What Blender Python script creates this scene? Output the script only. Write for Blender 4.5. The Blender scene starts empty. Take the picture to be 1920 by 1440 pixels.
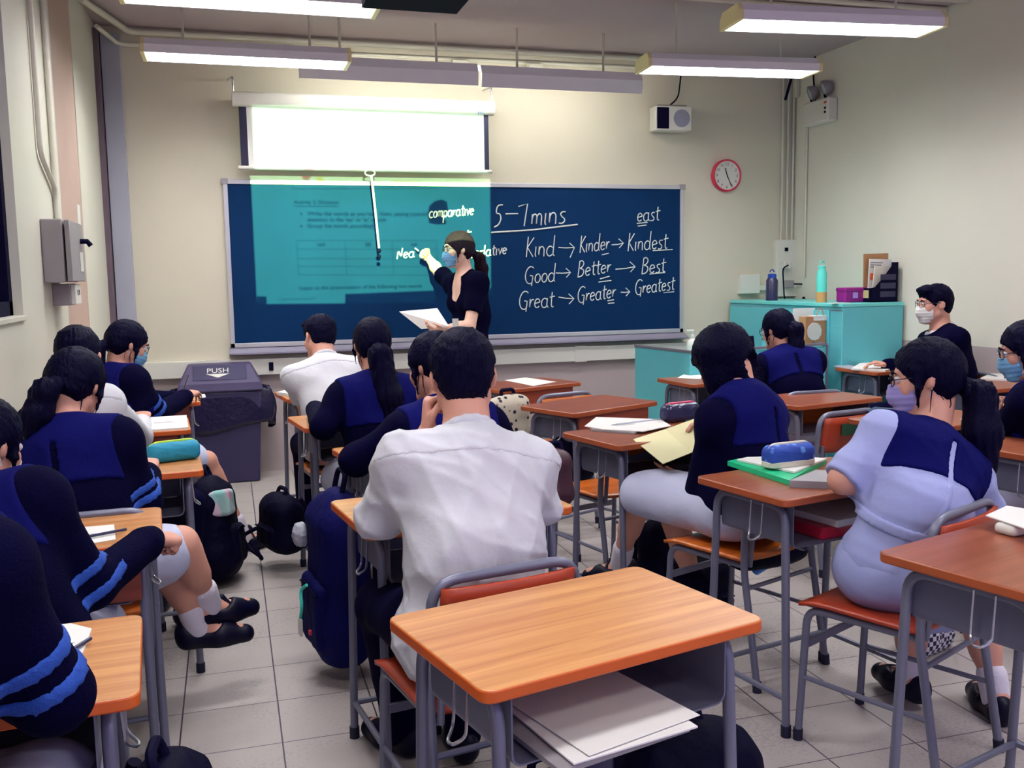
import bpy, bmesh, math, random
import numpy as np
from mathutils import Vector, Matrix, Euler

scene = bpy.context.scene
COL = scene.collection
random.seed(7)
rad = math.radians

# ------------------------------------------------------------------ camera
CAM_F, CAM_YAW, CAM_PITCH, CAM_ROLL, CAM_H = 1779.27, .2889, -.1141, -.0156, 1.40
_f = Vector((math.sin(CAM_YAW)*math.cos(CAM_PITCH), math.cos(CAM_YAW)*math.cos(CAM_PITCH), math.sin(CAM_PITCH)))
_r0 = Vector((math.cos(CAM_YAW), -math.sin(CAM_YAW), 0)); _u0 = _r0.cross(_f)
_r = _r0*math.cos(CAM_ROLL) + _u0*math.sin(CAM_ROLL)
_u = -_r0*math.sin(CAM_ROLL) + _u0*math.cos(CAM_ROLL)
cam_d = bpy.data.cameras.new('camera'); cam = bpy.data.objects.new('camera', cam_d); COL.objects.link(cam)
cam.matrix_world = Matrix(((_r.x, _u.x, -_f.x, 0), (_r.y, _u.y, -_f.y, 0), (_r.z, _u.z, -_f.z, CAM_H), (0, 0, 0, 1)))
cam_d.sensor_width = 36; cam_d.lens = 36*CAM_F/1920; cam_d.clip_start = .05
scene.camera = cam

# ------------------------------------------------------------------ world, exposure
world = bpy.data.worlds.new('evening'); scene.world = world; world.use_nodes = True  # added purple-blue fill to tint the shadows, not an evening sky
world.node_tree.nodes['Background'].inputs[0].default_value = (.36, .31, .60, 1)  # purple-blue fill added to tint the shadows, enters by the open back
world.node_tree.nodes['Background'].inputs[1].default_value = 1.5
LAMP_POWER = 38.0          # emission of the ceiling lamps' louvres
BOARD_LAMP_W = 41         # the two strip lamps over the board
PROJECTOR_W = 4200
scene.view_settings.view_transform = 'Standard'; scene.view_settings.look = 'None'
scene.view_settings.exposure = 0.0; scene.view_settings.gamma = 1.0; scene.view_settings.use_curve_mapping = False

# ------------------------------------------------------------------ helpers
def ray(px, py): return _f*CAM_F + _r*(px-960) - _u*(py-720)
def at_z(px, py, z):
    d = ray(px, py); return Vector((0, 0, CAM_H)) + d*((z-CAM_H)/d.z)
def at_y(px, py, y):
    d = ray(px, py); return Vector((0, 0, CAM_H)) + d*(y/d.y)

def lin(r, g, b):
    f = lambda c: (c/255/12.92) if c/255 <= .04045 else ((c/255+.055)/1.055)**2.4
    return (f(r), f(g), f(b), 1)

def mat(name, col, rough=.6, metal=0., bump=0., bscale=40., var=0., vscale=6., spec=.5, trans=0., emis=None, estr=0., stretch=None):
    m = bpy.data.materials.new(name); m.use_nodes = True
    nt = m.node_tree; b = nt.nodes['Principled BSDF']
    b.inputs['Base Color'].default_value = col; b.inputs['Roughness'].default_value = rough
    b.inputs['Metallic'].default_value = metal; b.inputs['Specular IOR Level'].default_value = spec
    if trans: b.inputs['Transmission Weight'].default_value = trans
    if emis: b.inputs['Emission Color'].default_value = emis; b.inputs['Emission Strength'].default_value = estr
    tc = nt.nodes.new('ShaderNodeTexCoord'); src = tc.outputs['Object']
    if stretch:
        mp = nt.nodes.new('ShaderNodeMapping'); mp.inputs['Scale'].default_value = stretch
        nt.links.new(src, mp.inputs[0]); src = mp.outputs[0]
    if var:
        n = nt.nodes.new('ShaderNodeTexNoise'); n.inputs['Scale'].default_value = vscale; n.inputs['Detail'].default_value = 4
        nt.links.new(src, n.inputs['Vector'])
        mx = nt.nodes.new('ShaderNodeMix'); mx.data_type = 'RGBA'
        mx.inputs['A'].default_value = tuple(c*(1-var) for c in col[:3])+(1,)
        mx.inputs['B'].default_value = tuple(min(1, c*(1+var)) for c in col[:3])+(1,)
        nt.links.new(n.outputs[0], mx.inputs['Factor']); nt.links.new(mx.outputs['Result'], b.inputs['Base Color'])
    if bump:
        n = nt.nodes.new('ShaderNodeTexNoise'); n.inputs['Scale'].default_value = bscale; n.inputs['Detail'].default_value = 3
        nt.links.new(src, n.inputs['Vector'])
        bp = nt.nodes.new('ShaderNodeBump'); bp.inputs['Strength'].default_value = bump; bp.inputs['Distance'].default_value = .01
        nt.links.new(n.outputs[0], bp.inputs['Height']); nt.links.new(bp.outputs[0], b.inputs['Normal'])
    return m

def wood(name, c1, c2, rough=.35, scale=1.):
    m = mat(name, c1, rough); nt = m.node_tree; b = nt.nodes['Principled BSDF']
    tc = nt.nodes.new('ShaderNodeTexCoord'); mp = nt.nodes.new('ShaderNodeMapping')
    mp.inputs['Scale'].default_value = (.9*scale, 17*scale, 17*scale); nt.links.new(tc.outputs['Object'], mp.inputs[0])
    n = nt.nodes.new('ShaderNodeTexNoise'); n.inputs['Scale'].default_value = 2.2; n.inputs['Detail'].default_value = 5; n.inputs['Distortion'].default_value = 1.5
    nt.links.new(mp.outputs[0], n.inputs['Vector'])
    w = nt.nodes.new('ShaderNodeTexWave'); w.bands_direction = 'Y'; w.inputs['Scale'].default_value = .32; w.inputs['Distortion'].default_value = 9; w.inputs['Detail'].default_value = 4
    w.inputs['Detail Scale'].default_value = .7
    nt.links.new(mp.outputs[0], w.inputs['Vector'])
    ad = nt.nodes.new('ShaderNodeMath'); ad.operation = 'MULTIPLY_ADD'; ad.inputs[1].default_value = .22
    nt.links.new(w.outputs[0], ad.inputs[0]); nt.links.new(n.outputs[0], ad.inputs[2])
    cr = nt.nodes.new('ShaderNodeValToRGB'); cr.color_ramp.elements[0].position = .34; cr.color_ramp.elements[0].color = c2
    cr.color_ramp.elements[1].position = .80; cr.color_ramp.elements[1].color = c1
    nt.links.new(ad.outputs[0], cr.inputs[0]); nt.links.new(cr.outputs[0], b.inputs['Base Color'])
    return m

M = {}
def defmats():
    M['wall'] = mat('wall_cream', lin(205, 198, 172), .75, bump=.05, bscale=120, var=.03, vscale=3)
    M['dado'] = mat('dado_taupe', lin(142, 124, 122), .65, bump=.05, bscale=120, var=.04, vscale=3)
    M['mauve'] = mat('mauve_paint', lin(186, 160, 146), .7, var=.04)  # mauve paint with the slight shade of the recess in its colour
    M['ceil'] = mat('ceiling_paint', lin(182, 168, 172), .85, var=.04, vscale=2)
    M['white_paint'] = mat('white_gloss_paint', lin(214, 212, 196), .45, var=.02)
    M['panel_grey'] = mat('grey_panel', lin(165, 168, 180), .6, var=.03)
    M['dark_trim'] = mat('dark_trim', lin(96, 80, 92), .6)  # shade of the corner gap, given as a colour
    M['white_plastic'] = mat('white_plastic', lin(222, 221, 212), .4)
    M['grey_plastic'] = mat('grey_plastic', lin(150, 146, 150), .5)
    M['box_grey'] = mat('switchbox_grey', lin(140, 134, 136), .5, var=.03)
    M['lamp_case'] = mat('lamp_case_grey', lin(244, 244, 252), .45)
    M['lamp_end'] = mat('lamp_end_cream', lin(235, 225, 170), .4)
    M['alu'] = mat('aluminium', lin(190, 190, 196), .35, .35)
    M['tray'] = mat('tray_grey', lin(150, 146, 165), .4, .3)
    M['board'] = mat('chalkboard_green', (.0042, .0265, .092, 1), .7, var=.2, vscale=2.2, spec=.04)
    M['chalk'] = mat('chalk', lin(225, 230, 225), .9, var=.15, vscale=90)
    M['smudge'] = mat('chalk_dust', (.016, .045, .085, 1), .9, var=.6, vscale=8)
    M['black'] = mat('black_plastic', (.003, .002, .020, 1), .75, spec=.08)
    M['screen'] = mat('screen_white', (.9, .9, .85, 1), .8)
    M['screen_border'] = mat('screen_border_black', (.006, .004, .035, 1), .7)
    M['metal'] = mat('blue_grey_tube', lin(112, 114, 134), .38, .25, var=.08, vscale=12)
    M['sheet'] = mat('blue_grey_sheet', lin(104, 106, 128), .42, .2, var=.06, vscale=8)
    M['chrome'] = mat('bright_wire', lin(190, 190, 200), .25, .8)
    M['rubber'] = mat('black_rubber', (.006, .005, .03, 1), .7)
    M['desk_wood'] = wood('desk_wood', lin(206, 148, 92), lin(172, 108, 58), .32)
    M['desk_edge'] = mat('desk_edge_orange', lin(200, 88, 26), .4, var=.06)
    M['old_wood'] = wood('old_desk_wood', lin(152, 86, 60), lin(130, 68, 46), .28)
    M['old_edge'] = mat('old_desk_edge', lin(160, 78, 42), .4, var=.1, vscale=20)
    M['panel_wood'] = wood('panel_wood', lin(150, 70, 50), lin(112, 46, 36), .4)
    M['chair_wood'] = wood('chair_wood', lin(206, 108, 30), lin(176, 82, 20), .3, .6)
    M['chair_red'] = mat('chair_red_brown', lin(168, 58, 30), .4, var=.12, vscale=9)
    M['bin'] = mat('bin_plastic', lin(44, 38, 78), .5)
    M['bin_lid'] = mat('bin_lid_plastic', lin(70, 62, 98), .5)
    M['bag_plastic'] = mat('bin_liner_black', (.008, .006, .035, 1), .25, bump=.6, bscale=26)
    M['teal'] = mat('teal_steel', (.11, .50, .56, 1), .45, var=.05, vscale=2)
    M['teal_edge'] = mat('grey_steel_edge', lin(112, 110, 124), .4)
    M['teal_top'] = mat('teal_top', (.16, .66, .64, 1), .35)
    M['paper'] = mat('paper', lin(232, 230, 226), .85, var=.02)
    M['cream_paper'] = mat('cream_paper', lin(228, 222, 176), .85, var=.02)
    M['ink'] = mat('printed_ink', lin(120, 118, 130), .9)
    M['hair'] = mat('black_hair', (.0012, .0007, .016, 1), .55, bump=.5, bscale=30, spec=.07, stretch=(6, 6, .6))
    M['hair_brown'] = mat('dark_brown_hair', (.012, .0014, .010, 1), .8, bump=.5, bscale=30, spec=.2, stretch=(6, 6, .6))
    M['skin'] = mat('skin', lin(206, 148, 128), .55, var=.06, vscale=10)
    M['skin_pale'] = mat('pale_skin', lin(236, 190, 168), .55, var=.05, vscale=10)
    M['shirt'] = mat('white_shirt', lin(206, 207, 214), .8, bump=.12, bscale=60)
    M['dress'] = mat('pale_blue_dress', lin(158, 166, 214), .8, bump=.1, bscale=60)
    M['skirt'] = mat('pale_skirt', lin(190, 194, 220), .8, bump=.1, bscale=60)
    M['sweater'] = mat('navy_knit', (.0012, .0009, .018, 1), .9, bump=.3, bscale=160, spec=.05)
    M['collar'] = mat('navy_collar', (.0030, .0036, .080, 1), .85, bump=.1, bscale=90, spec=.06)
    M['stripe'] = mat('blue_stripe', lin(24, 70, 160), .85, bump=.3, bscale=160)
    M['trousers'] = mat('dark_trousers', (.0015, .001, .018, 1), .85, spec=.05)
    M['black_cloth'] = mat('black_cloth', (.0012, .0007, .014, 1), .85, spec=.05)
    M['sock'] = mat('white_sock', lin(214, 208, 220), .9, bump=.2, bscale=140)
    M['shoe'] = mat('black_leather', (.0015, .001, .016, 1), .45, spec=.2)
    M['mask_white'] = mat('white_mask', lin(226, 224, 222), .8)
    M['mask_blue'] = mat('blue_mask', lin(110, 165, 205), .8)
    M['mask_lilac'] = mat('lilac_mask', lin(150, 140, 200), .8)
    M['frame_black'] = mat('spectacle_frame', (.01, .006, .03, 1), .3)
    M['eye'] = mat('eye_white', lin(225, 222, 220), .3)
    M['iris'] = mat('dark_iris', (.008, .005, .012, 1), .25)
    M['bag_navy'] = mat('navy_nylon', (.0035, .004, .07, 1), .7, spec=.08, bump=.3, bscale=50, var=.3, vscale=5)
    M['bag_black'] = mat('black_nylon', (.0012, .0008, .014, 1), .7, bump=.3, bscale=50, spec=.08)
    M['brown_leather'] = mat('brown_leather', lin(66, 30, 46), .5)
    M['red'] = mat('red_plastic', lin(200, 34, 66), .4)
    M['pink'] = mat('magenta_trim', lin(214, 32, 96), .4)
    M['magenta'] = mat('magenta_plastic', lin(138, 14, 122), .4)
    M['cyan_cloth'] = mat('turquoise_cloth', lin(22, 138, 170), .7, bump=.2, bscale=50)
    M['lime'] = mat('lime_zip', lin(170, 205, 40), .5)
    M['green'] = mat('green_folder', lin(24, 186, 128), .4)
    M['blue_print'] = None
    M['white_cloth'] = mat('offwhite_cloth', lin(220, 214, 200), .8)
    M['aqua'] = mat('aqua_bottle', lin(92, 214, 200), .35)
    M['bamboo'] = mat('bamboo', lin(196, 152, 96), .5)
    M['bottle_dark'] = mat('smoky_bottle', lin(40, 40, 78), .25)
    M['blue_cap'] = mat('blue_cap', lin(30, 62, 150), .4)
    M['kraft'] = mat('kraft_card', lin(172, 126, 88), .8)
    M['tan'] = mat('tan_cloth', lin(168, 146, 110), .8)
    M['cyan_light'] = mat('mint_cord', lin(70, 210, 190), .5)
    M['lens'] = mat('lamp_lens', lin(190, 195, 205), .15, .6)
    M['yellow'] = mat('yellow_plastic', lin(214, 176, 40), .5)
    M['orange_mark'] = mat('orange_print', lin(226, 110, 70), .7)
    m = M['blue_print'] = mat('blue_printed_cloth', lin(34, 74, 170), .7); nt = m.node_tree
    v = nt.nodes.new('ShaderNodeTexVoronoi'); v.inputs['Scale'].default_value = 34
    cr = nt.nodes.new('ShaderNodeValToRGB'); cr.color_ramp.elements[0].position = .22; cr.color_ramp.elements[0].color = lin(96, 150, 225)
    cr.color_ramp.elements[1].position = .4; cr.color_ramp.elements[1].color = lin(32, 70, 168)
    tc = nt.nodes.new('ShaderNodeTexCoord'); nt.links.new(tc.outputs['Object'], v.inputs['Vector'])
    nt.links.new(v.outputs['Distance'], cr.inputs[0]); nt.links.new(cr.outputs[0], nt.nodes['Principled BSDF'].inputs['Base Color'])
defmats()

def tag(o, label=None, cat=None, group=None, kind=None):
    if label: o['label'] = label
    if cat: o['category'] = cat
    if group: o['group'] = group
    if kind: o['kind'] = kind
    return o

def thing(name, label, cat, loc=(0, 0, 0), rotz=0., group=None, rot=None):
    o = bpy.data.objects.new(name, None); COL.objects.link(o); o.empty_display_size = .1
    o.location = loc; o.rotation_euler = rot if rot else (0, 0, rotz)
    return tag(o, label, cat, group)

def kids(o): return [c for c in bpy.data.objects if c.parent is o]

def dup(root, loc, rotz, label=None, group=None, swap=None):
    r = root.copy(); COL.objects.link(r); r.location = loc; r.rotation_euler = (0, 0, rotz)
    if label: r['label'] = label
    if group: r['group'] = group
    def rec(a, b):
        for ch in kids(a):
            c = ch.copy(); COL.objects.link(c); c.parent = b
            if swap and c.type == 'MESH':
                c.data = c.data.copy()
                for i, mm in enumerate(c.data.materials):
                    if mm and mm.name in swap: c.data.materials[i] = swap[mm.name]
            rec(ch, c)
    rec(root, r)
    return r

def fillet(pts, r, n=6):
    pts = [Vector(p) for p in pts]; out = [pts[0]]
    for i in range(1, len(pts)-1):
        a, b, c = pts[i-1], pts[i], pts[i+1]
        u = (a-b); v = (c-b); rr = min(r, u.length*.49, v.length*.49)
        p0 = b+u.normalized()*rr; p1 = b+v.normalized()*rr
        for k in range(n+1):
            t = k/n; out.append(p0*(1-t)**2 + b*2*t*(1-t) + p1*t*t)
    out.append(pts[-1]); return out

class MB:
    def __init__(s): s.v = []; s.f = []; s.m = []; s.T = Matrix.Identity(4); s.mi = 0
    def add(s, vs, fs, mi=None):
        o = len(s.v); s.v += [tuple(s.T @ Vector(p)) for p in vs]
        s.f += [tuple(i+o for i in f) for f in fs]; s.m += [s.mi if mi is None else mi]*len(fs)
        return s
    def box(s, lo, hi, mi=None):
        (a, b, c), (d, e, f) = lo, hi
        return s.add([(a, b, c), (d, b, c), (d, e, c), (a, e, c), (a, b, f), (d, b, f), (d, e, f), (a, e, f)],
                     [(0, 3, 2, 1), (4, 5, 6, 7), (0, 1, 5, 4), (1, 2, 6, 5), (2, 3, 7, 6), (3, 0, 4, 7)], mi)
    def prism(s, poly, z0, z1, mi=None, side=None):
        n = len(poly)
        s.add([(x, y, z0) for x, y in poly]+[(x, y, z1) for x, y in poly],
              [tuple(range(n-1, -1, -1)), tuple(range(n, 2*n))], mi)
        o = len(s.v)-2*n
        s.f += [(o+i, o+(i+1) % n, o+n+(i+1) % n, o+n+i) for i in range(n)]
        s.m += [(s.mi if mi is None else mi) if side is None else side]*n
        return s
    def tube(s, path, r, n=10, cap=True, mi=None, closed=False):
        path = [Vector(p) for p in path]; k = len(path); rings = []
        rs = r if isinstance(r, (list, tuple)) else [r]*k
        up = None
        for i, p in enumerate(path):
            if closed: t = path[(i+1) % k]-path[i-1]
            else: t = (path[min(i+1, k-1)]-path[max(i-1, 0)])
            if t.length < 1e-9: t = Vector((0, 0, 1))
            t.normalize()
            if up is None:
                a = Vector((0, 0, 1)) if abs(t.z) < .9 else Vector((1, 0, 0)); up = (a-t*a.dot(t)).normalized()
            else:
                up = up-t*up.dot(t)
                up = up.normalized() if up.length > 1e-6 else Vector((1, 0, 0))
            w = t.cross(up)
            rings.append([p+(up*math.cos(2*math.pi*j/n)+w*math.sin(2*math.pi*j/n))*rs[i] for j in range(n)])
        vs = [q for g in rings for q in g]; fs = []
        for i in range(k if closed else k-1):
            a, b = i*n, ((i+1) % k)*n
            fs += [(a+j, a+(j+1) % n, b+(j+1) % n, b+j) for j in range(n)]
        if cap and not closed: fs += [tuple(range(n-1, -1, -1)), tuple((k-1)*n+j for j in range(n))]
        return s.add(vs, fs, mi)
    def lathe(s, prof, n=24, c=(0, 0, 0), mi=None):
        vs = [(c[0]+r*math.cos(2*math.pi*j/n), c[1]+r*math.sin(2*math.pi*j/n), c[2]+z) for r, z in prof for j in range(n)]
        fs = [(i*n+j, i*n+(j+1) % n, (i+1)*n+(j+1) % n, (i+1)*n+j) for i in range(len(prof)-1) for j in range(n)]
        fs += [tuple(range(n-1, -1, -1)), tuple((len(prof)-1)*n+j for j in range(n))]
        return s.add(vs, fs, mi)
    def grid(s, fn, nu, nv, mi=None):
        vs = [fn(i/nu, j/nv) for j in range(nv+1) for i in range(nu+1)]
        fs = [(j*(nu+1)+i, j*(nu+1)+i+1, (j+1)*(nu+1)+i+1, (j+1)*(nu+1)+i) for j in range(nv) for i in range(nu)]
        return s.add(vs, fs, mi)
    def sphere(s, c, r, n=14, m=10, mi=None):
        rr = r if isinstance(r, (tuple, list)) else (r, r, r)
        prof = [(math.sin(math.pi*i/m), -math.cos(math.pi*i/m)) for i in range(m+1)]
        prof[0] = (.02, -1); prof[-1] = (.02, 1)
        vs = [(c[0]+rr[0]*a*math.cos(2*math.pi*j/n), c[1]+rr[1]*a*math.sin(2*math.pi*j/n), c[2]+rr[2]*z) for a, z in prof for j in range(n)]
        fs = [(i*n+j, i*n+(j+1) % n, (i+1)*n+(j+1) % n, (i+1)*n+j) for i in range(m) for j in range(n)]
        fs += [tuple(range(n-1, -1, -1)), tuple(m*n+j for j in range(n))]
        return s.add(vs, fs, mi)
    def build(s, name, m, parent=None, bevel=0., seg=2, smooth=True, solid=0.):
        me = bpy.data.meshes.new(name); me.from_pydata(s.v, [], s.f)
        ms = m if isinstance(m, (list, tuple)) else [m]
        for x in ms: me.materials.append(x)
        if len(ms) > 1: me.polygons.foreach_set('material_index', s.m)
        if smooth:
            me.polygons.foreach_set('use_smooth', [True]*len(s.f))
        me.update()
        if smooth: me.set_sharp_from_angle(angle=rad(38))
        o = bpy.data.objects.new(name, me); COL.objects.link(o)
        if parent is not None: o.parent = parent
        if solid:
            md = o.modifiers.new('solid', 'SOLIDIFY'); md.thickness = solid; md.offset = 0
        if bevel:
            md = o.modifiers.new('bevel', 'BEVEL'); md.width = bevel; md.segments = seg; md.limit_method = 'ANGLE'; md.angle_limit = rad(40)
        return o

def rrect(w, d, r, n=5, cx=0, cy=0):
    out = []
    for sx, sy, a in ((1, 1, 0), (-1, 1, 90), (-1, -1, 180), (1, -1, 270)):
        for k in range(n+1):
            t = rad(a+90*k/n); out.append((cx+sx*(w/2-r)+r*math.cos(t), cy+sy*(d/2-r)+r*math.sin(t)))
    return out

def text_mesh(body, size, mname, m, parent=None, M4=None, align='LEFT', ext=0., bold=0.):
    cu = bpy.data.curves.new(mname, 'FONT'); cu.body = body; cu.size = size; cu.align_x = align; cu.extrude = ext
    cu.resolution_u = 3; cu.offset = bold
    t = bpy.data.objects.new(mname, cu); COL.objects.link(t)
    dg = bpy.context.evaluated_depsgraph_get(); dg.update()
    me = bpy.data.meshes.new_from_object(t.evaluated_get(dg)); bpy.data.objects.remove(t); bpy.data.curves.remove(cu)
    me.name = mname; me.materials.clear(); me.materials.append(m)
    if M4 is not None: me.transform(M4)
    o = bpy.data.objects.new(mname, me); COL.objects.link(o)
    if parent is not None: o.parent = parent
    return o
# ------------------------------------------------------------------ room shell
D, XL, XR, HC = 7.079, -.765, 4.60, 3.10
TILE, TX, TY = .300, .0971, 2.832
def at_x(px, py, x):
    d = ray(px, py); return Vector((0, 0, CAM_H)) + d*(x/d.x)

def split_paint(name, z, low, high):
    m = mat(name, high, .72, bump=.05, bscale=120); nt = m.node_tree; b = nt.nodes['Principled BSDF']
    tc = nt.nodes.new('ShaderNodeTexCoord'); sp = nt.nodes.new('ShaderNodeSeparateXYZ'); nt.links.new(tc.outputs['Object'], sp.inputs[0])
    c = nt.nodes.new('ShaderNodeMath'); c.operation = 'GREATER_THAN'; c.inputs[1].default_value = z; nt.links.new(sp.outputs['Z'], c.inputs[0])
    n = nt.nodes.new('ShaderNodeTexNoise'); n.inputs['Scale'].default_value = 1.7; n.inputs['Detail'].default_value = 4; nt.links.new(tc.outputs['Object'], n.inputs['Vector'])
    mx = nt.nodes.new('ShaderNodeMix'); mx.data_type = 'RGBA'; mx.inputs['A'].default_value = low; mx.inputs['B'].default_value = high
    nt.links.new(c.outputs[0], mx.inputs['Factor'])
    hs = nt.nodes.new('ShaderNodeHueSaturation'); mr = nt.nodes.new('ShaderNodeMapRange'); mr.inputs['To Min'].default_value = .95; mr.inputs['To Max'].default_value = 1.05
    nt.links.new(n.outputs[0], mr.inputs[0]); nt.links.new(mr.outputs[0], hs.inputs['Value']); nt.links.new(mx.outputs['Result'], hs.inputs['Color'])
    nt.links.new(hs.outputs[0], b.inputs['Base Color'])
    return m

def floor_mat():
    m = bpy.data.materials.new('floor_tiles'); m.use_nodes = True; nt = m.node_tree; b = nt.nodes['Principled BSDF']
    tc = nt.nodes.new('ShaderNodeTexCoord'); mp = nt.nodes.new('ShaderNodeMapping')
    mp.inputs['Location'].default_value = (-TX/TILE, -TY/TILE, 0); mp.inputs['Scale'].default_value = (1/TILE, 1/TILE, 1)
    nt.links.new(tc.outputs['Object'], mp.inputs[0])
    def line(axis, w):
        sp = nt.nodes.new('ShaderNodeSeparateXYZ'); nt.links.new(mp.outputs[0], sp.inputs[0])
        fr = nt.nodes.new('ShaderNodeMath'); fr.operation = 'FRACT'; nt.links.new(sp.outputs[axis], fr.inputs[0])
        a = nt.nodes.new('ShaderNodeMath'); a.operation = 'SUBTRACT'; a.inputs[1].default_value = .5; nt.links.new(fr.outputs[0], a.inputs[0])
        ab = nt.nodes.new('ShaderNodeMath'); ab.operation = 'ABSOLUTE'; nt.links.new(a.outputs[0], ab.inputs[0])
        g = nt.nodes.new('ShaderNodeMath'); g.operation = 'GREATER_THAN'; g.inputs[1].default_value = .5-w; nt.links.new(ab.outputs[0], g.inputs[0])
        return g
    gx, gy = line('X', .008), line('Y', .006)
    mxx = nt.nodes.new('ShaderNodeMath'); mxx.operation = 'MAXIMUM'; nt.links.new(gx.outputs[0], mxx.inputs[0]); nt.links.new(gy.outputs[0], mxx.inputs[1])
    n = nt.nodes.new('ShaderNodeTexNoise'); n.inputs['Scale'].default_value = 90; n.inputs['Detail'].default_value = 3; nt.links.new(tc.outputs['Object'], n.inputs['Vector'])
    n2 = nt.nodes.new('ShaderNodeTexNoise'); n2.inputs['Scale'].default_value = 2.2; n2.inputs['Detail'].default_value = 4; nt.links.new(tc.outputs['Object'], n2.inputs['Vector'])
    ad = nt.nodes.new('ShaderNodeMath'); ad.operation = 'ADD'; nt.links.new(n.outputs[0], ad.inputs[0]); nt.links.new(n2.outputs[0], ad.inputs[1])
    cr = nt.nodes.new('ShaderNodeValToRGB'); cr.color_ramp.elements[0].position = .7; cr.color_ramp.elements[0].color = lin(152, 144, 143)
    cr.color_ramp.elements[1].position = 1.3; cr.color_ramp.elements[1].color = lin(174, 166, 162); nt.links.new(ad.outputs[0], cr.inputs[0])
    mx = nt.nodes.new('ShaderNodeMix'); mx.data_type = 'RGBA'; nt.links.new(mxx.outputs[0], mx.inputs['Factor']); nt.links.new(cr.outputs[0], mx.inputs['A'])
    mx.inputs['B'].default_value = lin(62, 50, 70); nt.links.new(mx.outputs['Result'], b.inputs['Base Color'])
    b.inputs['Roughness'].default_value = .42; b.inputs['Specular IOR Level'].default_value = .35
    return m

def struct(name, mb, m, parent=None, **k):
    o = mb.build(name, m, parent, smooth=False, **k)
    if parent is None: o['kind'] = 'structure'
    return o
struct('floor', MB().box((-1.1, -1.6, -.1), (XR+.15, D+.15, 0)), floor_mat())
struct('ceiling', MB().box((-1.1, -1.6, HC), (XR+.15, D+.15, HC+.1)), M['ceil'])
CREAM, TAUPE = lin(212, 206, 186), lin(182, 168, 168)
struct('wall_front', MB().box((-1.1, D, 0), (XR+.15, D+.15, HC)), split_paint('front_wall_paint', .80, TAUPE, CREAM))
struct('wall_right', MB().box((XR, -1.6, 0), (XR+.15, D, HC)), split_paint('right_wall_paint', .90, TAUPE, lin(228, 226, 212)))
wl = MB()
wl.box((-1.1, -1.6, 0), (XL, 2.6, HC)); wl.box((-1.1, 2.6, 0), (XL, 4.1, 1.27)); wl.box((-1.1, 4.1, 0), (XL, 5.2, HC))
wl.box((-1.1, 5.2, 0), (XL-.02, 5.93, HC)); wl.box((-1.1, 5.93, 0), (XL, D, HC))
struct('wall_left', wl, M['white_paint'])
struct('trim_1', MB().box((XL-.02, 5.2, .02), (XL-.004, 5.93, HC)), M['mauve'])  # recess face, paint and slight shade in one colour
struct('trim_2', MB().box((XL, 6.93, .02), (XL+.03, D, HC-.05)), M['dark_trim'])  # dark strip painting the shade in the gap beside the grey panel
struct('trim_3', MB().box((-.73, D-.06, .02), (-.61, D, 3.04)), M['panel_grey'], bevel=.004)
w = MB().box((-.86, 2.6, 1.27), (-.80, 2.66, HC)).box((-.86, 4.045, 1.27), (-.80, 4.1, HC)).box((-.86, 2.6, 1.27), (-.80, 4.1, 1.33))
wo = struct('window_1', w, M['black'])
g = MB().box((-.84, 2.66, 1.33), (-.83, 4.045, HC)).build('window_pane', mat('night_glass', (.004, .003, .02, 1), .15), wo, smooth=False)
struct('trim_4', MB().box((-.86, 2.6, 1.255), (XL+.012, 4.1, 1.275)), M['white_paint'], bevel=.003)     # window sill

# ------------------------------------------------------------------ conduits, trunking, sockets
def conduit(name, pts, r, label, m='white_paint', fil=.06, cat='conduit', group=None):
    o = MB().tube(fillet(pts, fil), r, 10).build(name, M[m]); tag(o, label, cat, group); return o
XW = XL+.016
pa, pb, pc, pd = at_x(76, 288, XW), at_x(104, 355, XW), at_x(99, 290, XW), at_x(101, 408, XW)
conduit('conduit', [(XW, pa.y, HC), pa, pb, (XW, pb.y, at_x(104, 408, XW).z)], .012, 'thin white conduit on the left wall that bends sideways above the grey switch box')
conduit('conduit', [(XW, pc.y+.02, HC), (XW, pc.y+.02, pd.z)], .014, 'straight thicker white conduit dropping into the top of the grey switch box')
y1 = at_x(78, 470, XL).y; zt, zb = at_y(100, 410, y1).z, at_y(110, 530, y1).z
xo = at_y(133, 470, y1).x
t = thing('switch_box', 'grey metal electrical switch box on the left wall with a black lever', 'switch box', (XL, y1+.2, zb))
MB().box((0, -.2, 0), (xo-XL-.03, .2, zt-zb)).build('case', M['box_grey'], t, bevel=.006)
MB().box((xo-XL-.022, -.196, .004), (xo-XL, .2, zt-zb-.004)).build('door', M['box_grey'], t, bevel=.004)
MB().tube([(xo-XL, .1, .19), (xo-XL+.03, .1, .19), (xo-XL+.045, .1, .17)], .012, 8).build('lever', M['black'], t)
for za, zc in ((.27, .36), (.05, .14)): MB().box((xo-XL+.0005, .06, za), (xo-XL+.002, .15, zc)).build('label_plate', M['white_plastic'], t)
t2 = thing('wall_socket', 'white socket block mounted right under the grey switch box', 'socket', (XL, y1+.28, zb-.105))
MB().box((0, -.09, 0), (xo-XL-.04, .09, .10)).build('back_box', M['grey_plastic'], t2, bevel=.004)
MB().box((xo-XL-.04, -.08, .004), (xo-XL-.02, .09, .096)).build('socket_plate', M['white_plastic'], t2, bevel=.003)
for yy in (-.02, .025): MB().box((xo-XL-.0205, yy, .045), (xo-XL-.018, yy+.012, .07)).build('switch', M['black'], t2)

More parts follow.
